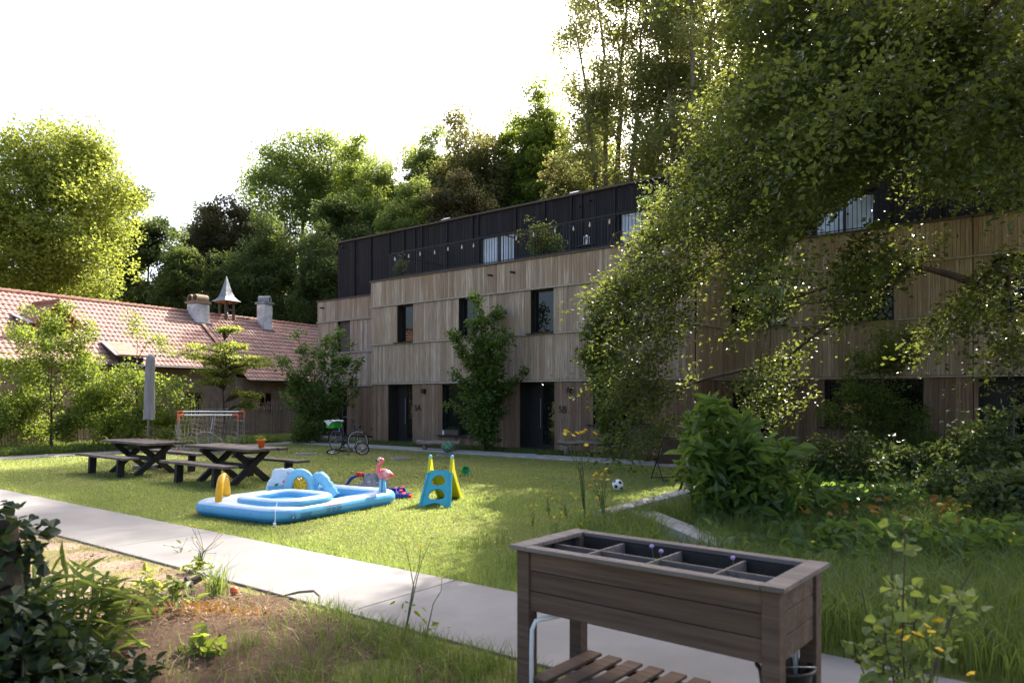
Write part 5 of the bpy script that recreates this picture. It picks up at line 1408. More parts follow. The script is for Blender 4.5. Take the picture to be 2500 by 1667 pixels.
# folding lawn chair
r = thing('lawn_chair', 'brown fabric folding chair on the lawn edge before the hanging branches', 'chair', (3.4, 15.75, 0), math.radians(10))
M['fabric'] = mk('brown_fabric', (.10, .065, .05), (.07, .045, .035), 30, .9, .2)
f = MB()
for s in (-.29, .29): f.tube([(s, .42, 0), (s, .1, .40), (s, -.28, .92)], .014, 6); f.tube([(s * .93, -.25, 0), (s * .93, .12, .38), (s * .93, .45, .42)], .014, 6)
for y, z in ((.42, .02), (-.25, .02), (-.28, .92), (.45, .42)): f.tube([(-.29, y, z), (.29, y, z)], .013, 6)
f.build('frame', M['bikeblack'], r)
def fab(P, w=.27):
    V = []; F = []
    for i, (y, z) in enumerate(P):
        for k in range(7): x = -w + 2 * w * k / 6; V.append((x, y, z - .03 * (1 - (x / w) ** 2)))
    for i in range(len(P) - 1):
        for k in range(6): F.append([i*7+k, i*7+k+1, (i+1)*7+k+1, (i+1)*7+k])
    return MB().add(V, F)
fab([(-.275, .915), (-.2, .78), (-.1, .62), (.0, .47), (.06, .38)]).build('backrest', M['fabric'], r, smooth=True)
fab([(.06, .375), (.2, .36), (.34, .38), (.44, .42)]).build('seat', M['fabric'], r, smooth=True)
# covers in the lawn
M['iron'] = mk('cast_iron', (.10, .10, .10), (.06, .06, .06), 20, .7, .3)
for (u, v, rr, lb) in ((978, 1121, .28, 'round iron cover in the lawn behind the flamingo'), (748, 1109, .32, 'round iron cover in the lawn right of the picnic tables'), (1090, 1112.5, .3, 'round iron cover at the edge of the house path')):
    q = gr(u, v); r = thing('manhole_cover', lb, 'manhole cover', (q[0], q[1], .004), 0, 'manhole covers')
    MB().lathe([(rr, 0), (rr, .035), (rr - .04, .035)], 24).build('ring', M['concrete_dark'], r); MB().lathe([(0, .037), (rr - .045, .037), (rr - .045, .02)], 24).build('lid', M['iron'], r)

# ------------------------------------------------------------------ the raised planter in front
M['pwood'] = boardmat('brown_planter_boards', (.115, .074, .052), (.18, .12, .088), (.065, .042, .03), True)
PLA = math.atan2(-.632, .775); PL_, PW_, PH = 1.567, .66, .90
pl_ = thing('raised_planter', 'brown wooden raised planter on four legs in the foreground', 'planter', (0.0, 4.30, 0), PLA)
lw = .085
for x in (.02, PL_ - lw - .02):
    for y in (.02, PW_ - lw - .02): MB().b2((x, y, 0), (x + lw, y + lw, .872)).build('leg', M['pwood'], pl_, bevel=.005)
z0 = .525
for k in range(3):
    a, b = z0 + k * .116, z0 + k * .116 + .112
    MB().b2((lw + .022, .035, a), (PL_ - lw - .022, .058, b), tone=random.random()).build('side_board', M['pwood'], pl_, bevel=.004)
    MB().b2((lw + .022, PW_ - .058, a), (PL_ - lw - .022, PW_ - .035, b), tone=random.random()).build('side_board', M['pwood'], pl_, bevel=.004)
    MB().b2((.035, lw + .022, a), (.058, PW_ - lw - .022, b), tone=random.random()).build('end_board', M['pwood'], pl_, bevel=.004)
    MB().b2((PL_ - .058, lw + .022, a), (PL_ - .035, PW_ - lw - .022, b), tone=random.random()).build('end_board', M['pwood'], pl_, bevel=.004)
M['prim'] = boardmat('greyed_rim_boards', (.16, .13, .115), (.27, .235, .21), (.10, .08, .07), True)
MB().b2((-.012, -.012, .874), (.098, PW_ + .012, .9), tone=.6).build('rim_board', M['prim'], pl_, bevel=.004)
MB().b2((PL_ - .098, -.012, .874), (PL_ + .012, PW_ + .012, .9), tone=.4).build('rim_board', M['prim'], pl_, bevel=.004)
MB().b2((.1, -.012, .873), (PL_ - .1, .062, .898), tone=.5).build('rim_board', M['prim'], pl_, bevel=.004)
MB().b2((.1, PW_ - .062, .873), (PL_ - .1, PW_ + .012, .898), tone=.3).build('rim_board', M['prim'], pl_, bevel=.004)
M['liner'] = mk('black_liner', (.012, .011, .010), (.02, .018, .016), 14, .6, .3); M['compost'] = mk('dark_compost', (.035, .024, .018), (.018, .013, .01), 30, .95, .8, dist=.03)
ln = MB()
ln.b2((.06, .06, .53), (.066, PW_ - .06, .871)); ln.b2((PL_ - .066, .06, .53), (PL_ - .06, PW_ - .06, .871)); ln.b2((.067, .06, .53), (PL_ - .067, .066, .871)); ln.b2((.067, PW_ - .066, .53), (PL_ - .067, PW_ - .06, .871)); ln.b2((.067, .067, .53), (PL_ - .067, PW_ - .067, .54))
ln.build('liner', M['liner'], pl_)
MB().b2((.068, .068, .541), (PL_ - .068, PW_ - .068, .72)).build('compost', M['compost'], pl_)
dv = MB()
for x in (.40, .78, 1.16): dv.b2((x - .007, .068, .66), (x + .007, PW_ - .068, .866))
for a, b in ((.068, .392), (.408, .772), (.788, 1.152), (1.168, PL_ - .068)): dv.b2((a, PW_ * .5 - .007, .66), (b, PW_ * .5 + .007, .862))
dv.build('divider', M['prim'], pl_)
for y in (.11, PW_ - .13): MB().b2((lw + .022, y, .085), (PL_ - lw - .022, y + .03, .125)).build('shelf_rail', M['pwood'], pl_)
x = .12
while x < PL_ - .16: MB().b2((x, .03, .127), (x + .1, PW_ - .03, .147), tone=random.random()).build('shelf_slat', M['pwood'], pl_, bevel=.004); x += .145
MB().tube([(.27, .16, .53), (.25, .13, .50), (.19, .08, .485), (.14, .045, .47), (.125, .03, .42), (.122, .028, .30), (.12, .028, .02)], .0135, 8).build('drain_pipe', M['white'], pl_, smooth=True)
MB().tube([(PL_ - .25, PW_ - .12, .53), (PL_ - .15, PW_ - .1, .48), (PL_ - .13, PW_ - .09, .42), (PL_ - .13, PW_ - .09, .15)], .0135, 8).build('drain_pipe', M['white'], pl_, smooth=True)
q = at(1932, 1640, 3.72); r = thing('black_bucket', 'black bucket on the planter shelf under the drain pipe', 'bucket', (q[0] - .02, q[1] + .03, .148))
MB().lathe([(0, 0), (.10, 0), (.135, .23), (.148, .235), (.148, .25), (.13, .25), (.098, .012), (0, .012)], 22).build('bucket', M['bikeblack'], r, smooth=True); MB().tube([(.14 * math.cos(a), .14 * math.sin(a) * .9 - .02, .24 - .05 * math.sin(a)) for a in np.linspace(3.2, 6.2, 12)], .004, 5).build('handle', M['steel'], r)
def chive(label, lx, ly, heads):
    ca, sa = math.cos(PLA), math.sin(PLA); r = thing('chives', label, 'plant', (lx * ca - ly * sa, 4.30 + lx * sa + ly * ca, .72), 0, 'chives in the planter')
    P = rng.normal(size=(70, 3)) * np.array([.035, .03, 0]); V, F = blades(P, .13, .004, .5, 2); np_mesh('leaves', V, F, M['grass_tall'], r)
    for (x, y, h) in heads:
        MB().tube([(0, 0, 0), (x * .5, y * .5, h * .6), (x, y, h)], .0018, 4).build('stem', M['twig'], r)
        b_ = MB(); b_.ball((x, y, h + .008), (.013, .013, .012), 8); b_.build('flower', M['lilac'], r)
chive('tuft of chives with two lilac flower heads in the middle of the planter', .80, .28, [(-.03, .04, .21), (.02, .03, .185)])
chive('tuft of chives with a single lilac flower head near the right end of the planter', 1.25, .30, [(-.02, .06, .2)])

# low concrete walls of the sunken bed
def wall_seg(name, label, a, b, w, z, rows=1):
    a, b = np.array(a), np.array(b); L = np.linalg.norm(b - a); r = thing(name, label, 'wall', (*a, 0), math.atan2(*(b - a)[::-1]), 'low concrete walls')
    k = max(1, int(L / 1.0)); 
    mb = MB()
    for i in range(k): mb.b2((L * i / k + .003, -w / 2, 0), (L * (i + 1) / k - .003, w / 2, z))
    mb.build('block', M['concrete_dark'], r, bevel=.008)
wall_seg('low_wall', 'low concrete wall running from the lawn corner towards the dark shrubs', (1.25, 10.1), (3.75, 13.55), .28, .2)
wall_seg('low_wall', 'short concrete wall turning towards the planter through tall grass', (1.85, 10.45), (2.35, 8.0), .34, .16)
# ------------------------------------------------------------------ grass
def patch(x, y, s=1.0):
    return (np.sin(x * .83 * s + 1.3 * np.sin(y * .61 * s)) + np.sin(y * 1.07 * s + 1.1 * np.sin(x * .47 * s + 2)) + .6 * np.sin(x * 2.3 * s + y * 1.7 * s)) / 2.6
def dpath(P): return (P[:, :2] - PA) @ PN
def dface(P): return (P[:, :2] - O) @ N_
def dfence(P):
    d = unit(fp1 - fp0); n_ = np.array([-d[1], d[0]]); return (P[:, :2] - fp0) @ n_
def scatter(n, y0, y1, pw, side=.74, xlo=None, xhi=None):
    q = rng.random(n); k = 1 - pw
    Y = (y0 ** k + q * (y1 ** k - y0 ** k)) ** (1 / k)
    X = (rng.random(n) * 2 - 1) * side * Y
    return np.stack([X, Y, np.zeros(n)], 1)
P = scatter(560000, 5.2, 30, 1.25)
sdf = lambda P, c: None
lx, ly = (P[:, 0] - PF[0]) * PB[0] + (P[:, 1] - PF[1]) * PB[1], (P[:, 0] - PF[0]) * PAx[0] + (P[:, 1] - PF[1]) * PAx[1]
inpool = (lx > .03) & (lx < L_ - .03) & (ly > .03) & (ly < W_ - .03)
wallfront = np.where((P[:, 0] - 1.25) * .81 - (P[:, 1] - 10.1) * .587 > .1, False, True)
keep = (dpath(P) > .0) & (dface(P) < -2.36) & (dfence(P) < -.58) & ~inpool & ~((P[:, 0] > 4.2) & (P[:, 1] < 13.5))
P = P[keep]; pv = patch(P[:, 0], P[:, 1]); dry = np.clip((patch(P[:, 0] + 7, P[:, 1] * 1.6 + 3, .8) - .25) * 1.6, 0, 1)
bare = rng.random(len(P)) < dry * .5
P = P[~bare]; pv = pv[~bare]; dry = dry[~bare]
edge = np.exp(-np.abs(dpath(P)) / .12)
h = .030 + .014 * pv + .035 * edge + .02 * (rng.random(len(P)) < .06)
V, F = blades(P, h, .005 + .00075 * P[:, 1], .9, 1)
tone = np.clip(.42 + .16 * pv + .35 * dry + rng.normal(size=len(P)) * .17, 0, 1)
o = np_mesh('lawn_grass', V, F, M['grass'], None, tone); tag(o, 'short mown lawn with dry patches between the two paths', 'grass', kind='stuff')
# taller grass: round the planter and the low walls, along the fence, below the houses, on the bank
def tall(name, label, P, h, w, mat='grass_tall', lean=.55, tv=.2, tb=.33):
    V, F = blades(P, h, w, lean, 2); tone = np.clip(tb + .15 * patch(P[:, 0], P[:, 1], 2) + rng.normal(size=len(P)) * tv, 0, 1)
    o = np_mesh(name, V, F, M[mat], None, np.repeat(tone, 1) if len(F) == len(tone) else np.concatenate([tone[:, None], tone[:, None]], 1).ravel()); tag(o, label, 'grass', kind='stuff')
def clumpy(n, fn, k=14, sd=.10):
    c = fn(max(1, n // k)); P = np.repeat(c, k, 0) + rng.normal(size=(len(c) * k, 3)) * np.array([sd, sd, 0]); return P
def reg(x0, x1, y0, y1): return lambda n: np.stack([rng.uniform(x0, x1, n), rng.uniform(y0, y1, n), np.zeros(n)], 1)
P = clumpy(76000, reg(-.6, 8.5, 3.6, 12.0)); d = dpath(P)
w_ = np.clip((P[:, 0] + .3 + .15 * (P[:, 1] - 7)) / 1.6, 0, 1)
keep = (d > .02) & (rng.random(len(P)) < .15 + .85 * w_) & ~((np.abs(P[:, 0] - 2.0) < .2) & (P[:, 1] > 8.2) & (P[:, 1] < 10.2)) & (P[:, 0] < .72 * P[:, 1] + .6) & ((P[:, 1] < 8.9) | ((P[:, 0] - 1.25) * .81 - (P[:, 1] - 10.1) * .587 > .15)) & ~((np.abs((P[:, 0] - 1.25) * .81 - (P[:, 1] - 10.1) * .587) < .3))
P = P[keep]; w_ = w_[keep]
tall('tall_grass', 'tall uncut grass behind and right of the planter', P, (.13 + .27 * w_) * (.8 + .3 * patch(P[:, 0], P[:, 1], 1.5)), .0085)
P = clumpy(11000, reg(-2.3, .25, 4.3, 6.4), 16, .06); d = dpath(P)
keep = (d < -1.38) & (rng.random(len(P)) < np.clip((P[:, 0] + 1.85 + .5 * patch(P[:, 0], P[:, 1], 3)) / 1.1, .02, 1))
P = P[keep]; P[:, 2] = [hump(x, y) - .01 for x, y in P[:, :2]]
tall('bank_grass', 'grass tufts on the soil bank left of the planter', P, .14, .0055, tb=.45)
P = clumpy(5000, reg(-11, -1, 5.2, 13.5), 12, .05); d = dpath(P); P = P[(d < -1.37) & (d > -1.37 - .5 * rng.random(len(P)) ** 2)]; P[:, 2] = [hump(x, y) - .01 for x, y in P[:, :2]]
tall('edge_grass', 'dry grass tufts along the lower edge of the near path', P, .10, .007, 'grass', tb=.65)
n = 26000; s = rng.random(n) * 17; P = np.concatenate([np.array(fp0)[None] - unit(fp1 - fp0)[None] * 2 + unit(fp1 - fp0)[None] * s[:, None], np.zeros((n, 1))], 1)
dn = np.array([-(fp1 - fp0)[1], (fp1 - fp0)[0]]); dn = dn / np.linalg.norm(dn); P[:, :2] += dn * (.58 + rng.random(n) ** 1.2 * 3.4)[:, None]
tall('fence_grass', 'long bright grass strip between the path and the paling fence', P, .24, .018, 'grass_tall', tb=.55)
t_ = rng.random(15000) * 28 - 4; D_ = -.06 - 1.05 * rng.random(15000); P = np.stack([O[0] + t_ * E[0] + D_ * N_[0], O[1] + t_ * E[1] + D_ * N_[1], np.zeros(15000)], 1)
st = t_ > 13.6; P[st, :2] += N_ * 2.3 * rng.random(st.sum())[:, None]
tall('house_strip_grass', 'rough grass on the strip between the house path and the timber walls', P, .13, .016)

M['straw'] = leafmat('dry_straw', (.22, .16, .08), (.42, .33, .18), (.3, .24, .12), .3, .7)
P = clumpy(13000, reg(-7, -.3, 4.3, 11), 9, .09); d = dpath(P); P = P[(d < -1.37) & (rng.random(len(P)) < np.clip(1.1 - (-1.37 - d) / 1.6, .12, 1))]; P[:, 2] = [hump(x, y) + .006 for x, y in P[:, :2]]
V, F = blades(P, .07, .0055, 2.6, 2); tn = np.clip(.5 + rng.normal(size=len(P)) * .25, 0, 1); o = np_mesh('dry_straw', V, F, M['straw'], None, np.concatenate([tn[:, None], tn[:, None]], 1).ravel()); tag(o, 'dry straw-coloured grass lying on the soil beside the near path', 'grass', kind='stuff')

# ------------------------------------------------------------------ ground cover and shrubs in the right half
def cover(name, label, n, fn, hfun, leaf, mat, per=1, tv=.25, asp=.75):
    P = fn(n); P[:, 2] = hfun(P) * (.25 + .75 * rng.random(len(P)) ** .6)
    V, F = leaf_arr(P, leaf, 1.0, asp, fine=True); t_ = np.clip(.5 + .2 * patch(P[:, 0], P[:, 1], 2.2) + rng.normal(size=len(P)) * tv, 0, 1)
    o = np_mesh(name, V, F, M[mat], None, np.repeat(t_, 2)); tag(o, label, 'ground cover', kind='stuff')
fn = lambda n: (lambda P: P[(P[:, 0] > 2.3 + .45 * (P[:, 1] - 8) * (P[:, 1] > 9)) & (P[:, 0] < .75 * P[:, 1] + .5)])(np.stack([rng.uniform(2.2, 11, n), rng.uniform(7.4, 15.2, n), np.zeros(n)], 1))
cover('ground_cover', 'dark leafy ground cover in the sunken bed at the right', 9000, fn, lambda P: .24 + .18 * patch(P[:, 0], P[:, 1], 1.7), .13, 'leaf_big')
fn2 = lambda n: (lambda P: P[(P[:, 0] < .75 * P[:, 1])])(np.stack([rng.normal(5.2, .8, n), rng.normal(9.4, .5, n), np.zeros(n)], 1))
cover('dry_leaves', 'orange and yellow dry leaves among the ground cover at the right', 110, fn2, lambda P: .5 + 0 * P[:, 0], .10, 'leaf_dry')
b = gr(1790, 1295)
root_st = []
for (u, v) in ((1700, 1025), (1735, 1000), (1690, 1090), (1760, 1060), (1800, 1040), (1850, 1060), (1880, 1105), (1930, 1090), (1905, 1170), (1670, 1150), (1980, 1190), (1830, 1130), (1745, 1140), (1705, 1200), (1850, 1210), (1960, 1235), (1780, 1180), (1910, 1245)):
    e = at(u, v, b[1] + rng.uniform(-.5, .6)) - b
    root_st.append([np.array([e[0] * t ** 1.4, e[1] * t, e[2] * t ** .8]) + rng.normal(size=3) * .02 * (t > 0) for t in np.linspace(0, 1, 7)])
shrub('broadleaf_shrub', 'big-leaved glossy shrub right of the low concrete wall', 'shrub', b, root_st, (.085, .24), 7, .22, 'leaf_big', 'twig', 'shrubs in the sunken bed', rs=.014, asp=.40, fine=True, spray=.17)
for (u, v, Y, w, hh, lb, lm) in ((2060, 1190, 14.6, 1.0, .9, 'dark bush on the edge of the shade, right of the big-leaved glossy shrub', 'leaf_dark'), (2250, 1200, 13.2, 1.2, 1.0, 'wide dark bush below the dark climbing shrub', 'leaf_dark'),
                             (2420, 1150, 12.6, 1.1, 1.5, 'tall dark bush before the black doorway at the right edge', 'leaf_dark'), (2330, 1270, 10.8, .8, .7, 'small dark bush at the right, above the dry orange leaves', 'leaf_dark'),
                             (2480, 1330, 9.2, .7, .9, 'bush cut by the right edge of the photo over the tall grass', 'leaf_dark'), (2120, 1290, 10.0, .8, .5, 'low sunlit bush left of the dry orange leaves', 'leaf_big')):
    q = at(u, 972, Y); wide_shrub('dark_bush', lb, (q[0], Y, 0), [(0, 0, hh * .4, w * .9, w * .7, hh * .4), (w * .3, 0, hh * .75, w * .35, w * .3, hh * .35), (-w * .45, 0, hh * .65, w * .25, w * .3, hh * .4)], 44, 60, .22, .11, lm, 'shrubs in the sunken bed')
# flowering weeds
def flower_plant(label, base, heads, leaf_n=40, leaf_h=.4, hs=.022, mat='yellow', grp='yellow flowering weeds', stem=.004, leafmat_='leaf_shrub', petals=True, lsz=.06, name='flowering_weed'):
    r = thing(name, label, 'plant', base, 0, grp)
    mb = MB(); tot = np.array(heads)
    c0 = tot.mean(0) * np.array([.5, .5, .55])
    for h_ in tot:
        k = c0 + rng.normal(size=3) * .02
        mb.tube([(0, 0, 0), k * .55, k, (k + h_) / 2 + rng.normal(size=3) * .012, h_], [stem * 1.5, stem * 1.3, stem, stem * .7, stem * .5], 4, caps=False)
        s = hs * (.75 + .5 * rng.random()); fl = MB()
        M_ = Tr(*h_) @ Euler((rng.normal() * .5, rng.normal() * .5, 0)).to_matrix().to_4x4()
        n_ = 9
        for k2 in range(n_):
            a = 6.283 * k2 / n_; a2 = a + .32; a0 = a - .32
            fl.add([(0, 0, s * .1), (s * .7 * math.cos(a0), s * .7 * math.sin(a0), s * .3), (s * math.cos(a), s * math.sin(a), s * (.05 + .3 * rng.random())), (s * .7 * math.cos(a2), s * .7 * math.sin(a2), s * .3)], [[0, 1, 2, 3]], M_)
        fl.ball((0, 0, s * .22), (s * .42, s * .42, s * .25), 7, M_); fl.build('flower', M[mat], r)
    mb.build('stem', M['twig'], r)
    if leaf_n:
        P = np.array([c0 * t + rng.normal(size=3) * np.array([.05, .05, .02]) for t in rng.random(leaf_n) * leaf_h / max(c0[2], .01) * .9]); P[:, 2] = np.abs(P[:, 2]) + .01
        V, F = leaf_arr(P, lsz, .6, .35, fine=True); np_mesh('leaves', V, F, M[leafmat_], r, np.repeat(rng.random(len(P)), 2))
    return r
def heads_px(base, Y, lst, dy=.12):
    return [at(u, v, Y + rng.normal() * dy) - np.array(base) for u, v in lst]
b = (.98, 9.8, 0); flower_plant('tallest yellow-flowered weed, thin stems rising before the plank bench of house 5B', b,
    heads_px(b, 9.8, [(1381, 1053), (1378, 1060), (1390, 1055), (1400, 1064), (1408, 1057), (1419, 1056), (1425, 1055), (1430, 1050), (1453, 1059), (1431, 1087), (1415, 1058), (1396, 1060)]), 14, .6, .038, stem=.0035)
b = (1.22, 9.55, 0); flower_plant('bushy yellow-flowered weed left of the football', b,
    heads_px(b, 9.55, [(1480, 1145), (1455, 1155), (1470, 1158), (1449, 1170), (1468, 1170), (1484, 1160), (1483, 1172), (1442, 1185), (1458, 1182), (1445, 1195), (1470, 1195), (1488, 1195), (1465, 1198), (1457, 1215), (1440, 1185), (1450, 1160), (1476, 1150), (1462, 1205)]), 30, .5, .03)
k = 0
for (u, v, n) in ((1340, 1215, 5), (1300, 1240, 4), (1385, 1220, 5), (1415, 1250, 4), (1352, 1268, 4), (1440, 1262, 5), (1480, 1245, 5), (1510, 1235, 3), (1500, 1270, 4), (1545, 1225, 3), (1585, 1215, 2), (1425, 1290, 4)):
    base = gr(u, v + 45); r_ = heads_px(base, base[1], [(u + rng.normal() * 12, v + rng.normal() * 9) for _ in range(n)], .08)
    where = ['left of the bushy one', 'farthest left by the lawn', 'in front of the bushy one', 'near the wall corner', 'lowest on the left', 'at the wall end', 'under the football', 'right on the wall', 'behind the planter rim', 'beyond the low wall', 'farthest right by the wall', 'just over the planter corner'][k]; k += 1
    flower_plant('low cluster of %d small yellow flowers %s' % (n, where), base, r_, 14, .15, .022, stem=.003)
b = (-.78, 5.35, 0.02); flower_plant('tall weed with three round yellow heads before the lawn, left of the planter', b, heads_px(b, 5.35, [(988, 1326), (1028, 1335), (1056, 1313)]), 10, .3, .022, stem=.0035)
b = (-.62, 5.25, 0.02); flower_plant('short weed with one yellow head over the path edge', b, heads_px(b, 5.25, [(1079, 1411)]), 8, .15, .02, stem=.0035)
b = tuple(gr(485, 1395)); flower_plant('yellow-green weed with thin branching stems at the lower edge of the near path', b,
    heads_px(b, b[1], [(465, 1281), (475, 1283), (481, 1287), (536, 1297), (545, 1302), (469, 1312), (478, 1318), (468, 1335), (492, 1332), (529, 1324), (526, 1350), (546, 1320)], .05), 46, .12, .013, stem=.0028, leafmat_='leaf_lime', lsz=.10)
b = tuple(gr(442, 1352)); flower_plant('thin weed with dark seed heads left of the yellow-green weed', b, heads_px(b, b[1], [(400, 1330), (439, 1333), (445, 1340), (456, 1315)], .05), 6, .1, .010, mat='wicker', stem=.0025)
b = tuple(gr(1581, 1128)); flower_plant('red flowering plant under the hanging beech branches', b, heads_px(b, b[1], [(1568 + 26 * rng.random(), 1108 + 16 * rng.random()) for _ in range(14)], .12), 60, .2, .055, mat='redpetal', grp='red flowers', stem=.004, leafmat_='leaf_mid', lsz=.09)
for (u, v, Y, n, lb) in ((2040, 1262, 9.6, 5, 'tall yellow-flowered weed right of the big-leaved glossy shrub'), (2190, 1235, 9.9, 4, 'tall yellow-flowered weed in front of the wide dark bush'), (2330, 1225, 8.9, 5, 'tall yellow-flowered weed above the currant bush'),
                       (2440, 1290, 7.6, 4, 'tall yellow-flowered weed near the right edge'), (1990, 1345, 8.0, 4, 'yellow-flowered weed just beyond the right end of the planter'), (2110, 1370, 7.4, 3, 'yellow-flowered weed in the tall grass left of the currant bush')):
    b = at(u, 972, Y); b[2] = 0; flower_plant(lb, tuple(b), heads_px(b, Y, [(u + rng.normal() * 28, v + rng.normal() * 22) for _ in range(n)], .15), 34, .55, .028, stem=.004, leafmat_='leaf_big', lsz=.13)
# currant bush in the right foreground
b = np.array([1.72, 3.25, 0.0]); st = []
for (u, v) in ((2200, 1255), (2180, 1330), (2380, 1375), (2330, 1480), (2110, 1440), (2080, 1560), (2240, 1420), (2300, 1560), (2160, 1520)):
    e = at(u, v, 3.25 + rng.uniform(-.2, .25)) - b; st.append([np.array([e[0] * t ** 1.3, e[1] * t, e[2] * t]) + rng.normal(size=3) * .01 * (t > 0) for t in np.linspace(0, 1, 8)])
shrub('currant_bush', 'currant bush with lobed leaves and bare lower stems in the right foreground', 'shrub', b, st, (.075, .10), 3, .048, 'leaf_mid', 'bark', rs=.0075, asp=.95, fine=True, spray=.055)
b = (1.78, 3.1, 0); flower_plant('weed with seven ragged yellow flowers in front of the currant bush', b, heads_px(b, 3.1, [(2196, 1542), (2240, 1550), (2262, 1528), (2290, 1517), (2275, 1543), (2293, 1586), (2215, 1558)], .04), 14, .3, .022, stem=.0035)
b = (1.88, 2.95, 0); flower_plant('weed with one ragged yellow flower at the bottom right', b, heads_px(b, 2.95, [(2372, 1645)], .02), 6, .3, .022, stem=.0035)

# ------------------------------------------------------------------ the left foreground: ivy, bamboo grass, stump and litter
iv = thing('ivy_mound', 'dark ivy climbing over a stump in the bottom left corner', 'ivy', (-2.72, 3.75, 0))
mb = MB(); C = []
for k in range(420):
    a = rng.random() * 6.283; q = rng.random() ** .5
    x, y = q * .5 * math.cos(a), q * .7 * math.sin(a); z = .62 * math.sqrt(max(0, 1 - q * q)) * (.8 + .3 * math.sin(x * 6) * math.cos(y * 5)) + .03
    C.append((x, y, z))
for k in range(100):
    z = rng.random() * 1.12; a = rng.random() * 6.283; C.append((-.05 + .13 * math.cos(a), .25 + .13 * math.sin(a), z))
for k in range(90): C.append((rng.uniform(-.2, .55), rng.uniform(-.2, .65), .06 + .1 * rng.random()))
C = np.array(C)
mb.tube([(-.05, .25, 0), (-.04, .25, .6), (-.06, .24, 1.1)], [.13, .11, .09], 9)
for k in range(40):
    i, j = rng.integers(0, 420, 2); a, b_ = C[i], C[j]
    if np.linalg.norm(a - b_) < .7: mb.tube([a - (0, 0, .03), (a + b_) / 2, b_ - (0, 0, .03)], .006, 4, caps=False)
mb.build('stem', M['bark'], iv)
V, F, t_ = crown_leaves(C, 7, .10, .075, .7, .85, .8, .24, fine=True); np_mesh('leaves', V, F, M['leaf_ivy'], iv, t_)
bm = thing('bamboo_grass', 'clump of bamboo-like long leaves beside the ivy', 'plant', (-2.78, 4.65, 0))
mb = MB(); C = []; Dr = []
for k in range(46):
    a = rng.random() * 6.283; q = rng.random() ** .6 * .36; e = np.array([q * math.cos(a) * 1.1, q * math.sin(a) * .6, (.42 + .28 * rng.random()) * (1 - .4 * q)]); b0 = e * np.array([.45, .45, 0])
    mb.tube([b0, (b0 + e) / 2 + (0, 0, .04), e], [.004, .003, .002], 4, caps=False)
    for t in (.4, .55, .7, .8, .9, 1.0, 1.0): C.append(b0 + (e - b0) * t); d = unit(rng.normal(size=3) * np.array([1, 1, .35]) + np.array([e[0], e[1], .25])); Dr.append(d)
mb.build('stem', M['twig'], bm)
V, F = leaf_arr(np.array(C), .21, .8, .13, .03, dirs=np.array(Dr), fine=True, spread=.15); np_mesh('leaves', V, F, M['leaf_mid'], bm, np.repeat(np.clip(.55 + rng.normal(size=len(C)) * .25, 0, 1), 2))
r = thing('dead_branch', 'dark broken branch lying on the soil bank by the orange moss', 'branch', (*gr(462, 1452)[:2], .05), .35)
MB().tube([(-.3, -.28, -.03), (-.22, -.2, .0), (-.14, -.1, .03), (-.06, 0, .04), (.04, .02, .07), (.13, .05, .11)], [.01, .018, .02, .03, .036, .03], 9).build('wood', M['bark'], r)
MB().tube([(-.02, 0, .1), (.03, -.1, .05), (.05, -.18, -.02)], [.03, .02, .012], 6).build('twig', M['bark'], r)
r = thing('pale_stick', 'pale curved stick lying at the lower path edge', 'stick', (*gr(745, 1478)[:2], .06)); MB().tube([(-.22, .08, 0), (-.08, .1, .03), (.06, .06, .05), (.13, -.03, .03), (.15, -.11, 0)], [.008, .012, .012, .011, .009], 6).build('wood', M['bark_pale'], r)
r = thing('pale_stick', 'pale straight stick on the soil in the bottom foreground', 'stick', (*gr(525, 1590)[:2], .05)); MB().tube([(-.2, .14, .03), (0, .0, .02), (.14, -.1, .03)], [.006, .009, .008], 6).build('wood', M['bark_pale'], r)
q = gr(572, 1456); r = thing('small_ball', 'small orange ball in the grass tufts by the near path', 'ball', (q[0], q[1], .055)); MB().ball((0, 0, 0), .037, 18).build('ball', M['goalred'], r, smooth=True)
fnm = lambda n: np.stack([rng.normal(-2.45, .3, n), rng.normal(5.65, .25, n), np.zeros(n)], 1)
P = fnm(5200); P[:, 2] = [hump(x, y) + .004 for x, y in P[:, :2]]; V, F = leaf_arr(P, .032, 1.2, .3, .05, fine=False); o = np_mesh('orange_moss', V, F, M['leaf_dry'], None, rng.random(len(P))); tag(o, 'orange moss and rotten wood crumbs on the soil bank', 'moss', kind='stuff')
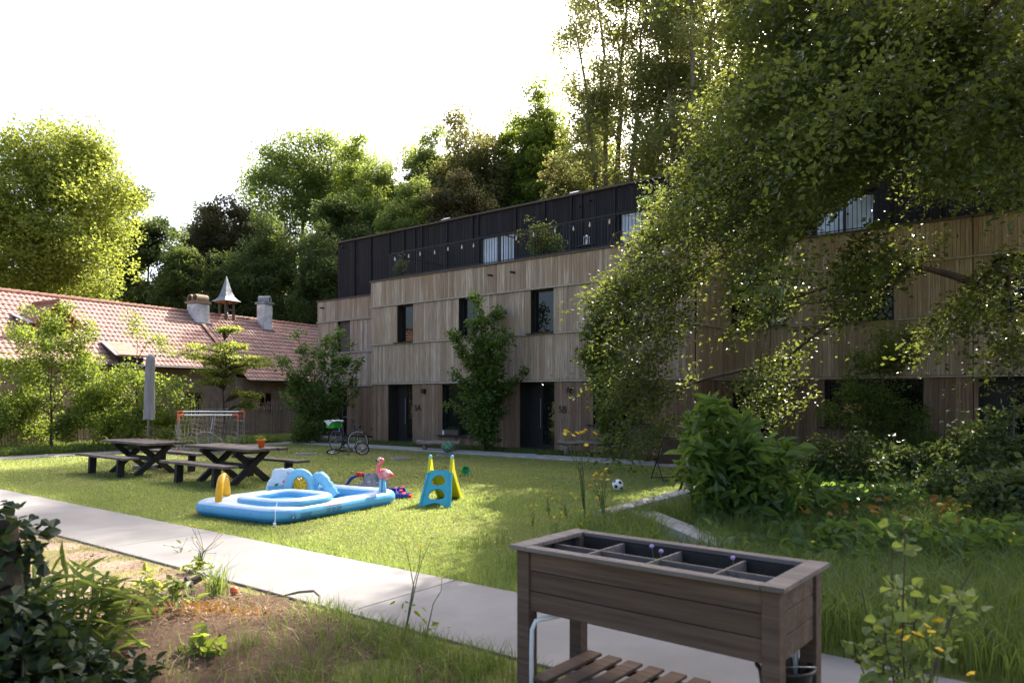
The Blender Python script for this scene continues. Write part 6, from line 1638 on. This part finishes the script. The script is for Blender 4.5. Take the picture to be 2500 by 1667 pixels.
P = np.stack([rng.uniform(-6, -.4, 2600), rng.uniform(4.2, 9, 2600), np.zeros(2600)], 1); P = P[dpath(P) < -1.4]; P[:, 2] = [hump(x, y) + .006 for x, y in P[:, :2]]
V, F = leaf_arr(P, .035, 1.2, .4, .1); o = np_mesh('leaf_litter', V, F, M['wicker'], None, rng.random(len(P))); tag(o, 'brown leaf litter and twigs on the bare soil', 'leaf litter', kind='stuff')
P = scatter(170, 9, 22, 1.2); P = P[(dpath(P) > .1) & (dface(P) < -2.4) & (P[:, 0] < 2)]; P[:, 2] = .035
V, F = leaf_arr(P, .05, 1.2, .5, .1); M['fallen'] = mk('fallen_leaves', (.42, .30, .17), (.30, .2, .11), 10, .8); o = np_mesh('fallen_leaves', V, F, M['fallen'], None); tag(o, 'few pale fallen leaves scattered on the lawn', 'leaves', kind='stuff')
k = 0
for (u, v, hh, lb) in ((420, 1560, .22, 'wilting broad-leaved weed in the middle of the bottom left soil'), (530, 1460, .22, 'bright grassy tuft right of the dead branch'), (300, 1590, .28, 'yellowing weed between the ivy and the wilting weed'), (490, 1640, .14, 'small green seedling at the bottom edge on bare soil'), (370, 1450, .22, 'sunlit weed with yellowish leaves left of the orange moss')):
    q = gr(u, v); C = np.array([[rng.normal() * .07, rng.normal() * .07, hh * (.3 + .6 * rng.random())] for _ in range(12)]); r = thing('soil_weed', lb, 'plant', (q[0], q[1], hump(q[0], q[1])), 0, 'weeds on the soil bank')
    mb = MB()
    for c in C: mb.tube([(0, 0, 0), c * np.array([.4, .4, .6]), c], .0025, 4, caps=False)
    mb.build('stem', M['twig'], r)
    if k == 1:
        V, F = blades(rng.normal(size=(90, 3)) * np.array([.05, .05, 0]), .28, .008, .7, 2); np_mesh('leaves', V, F, M['grass_tall'], r, np.full(len(F), .9))
    else:
        V, F, t_ = crown_leaves(C, 4, .05, .085, .6, .6, .7, .25, fine=True); np_mesh('leaves', V, F, M[('leaf_mid', 'leaf_lime', 'leaf_olive', 'leaf_shrub', 'leaf_lime')[k]], r, t_)
    k += 1
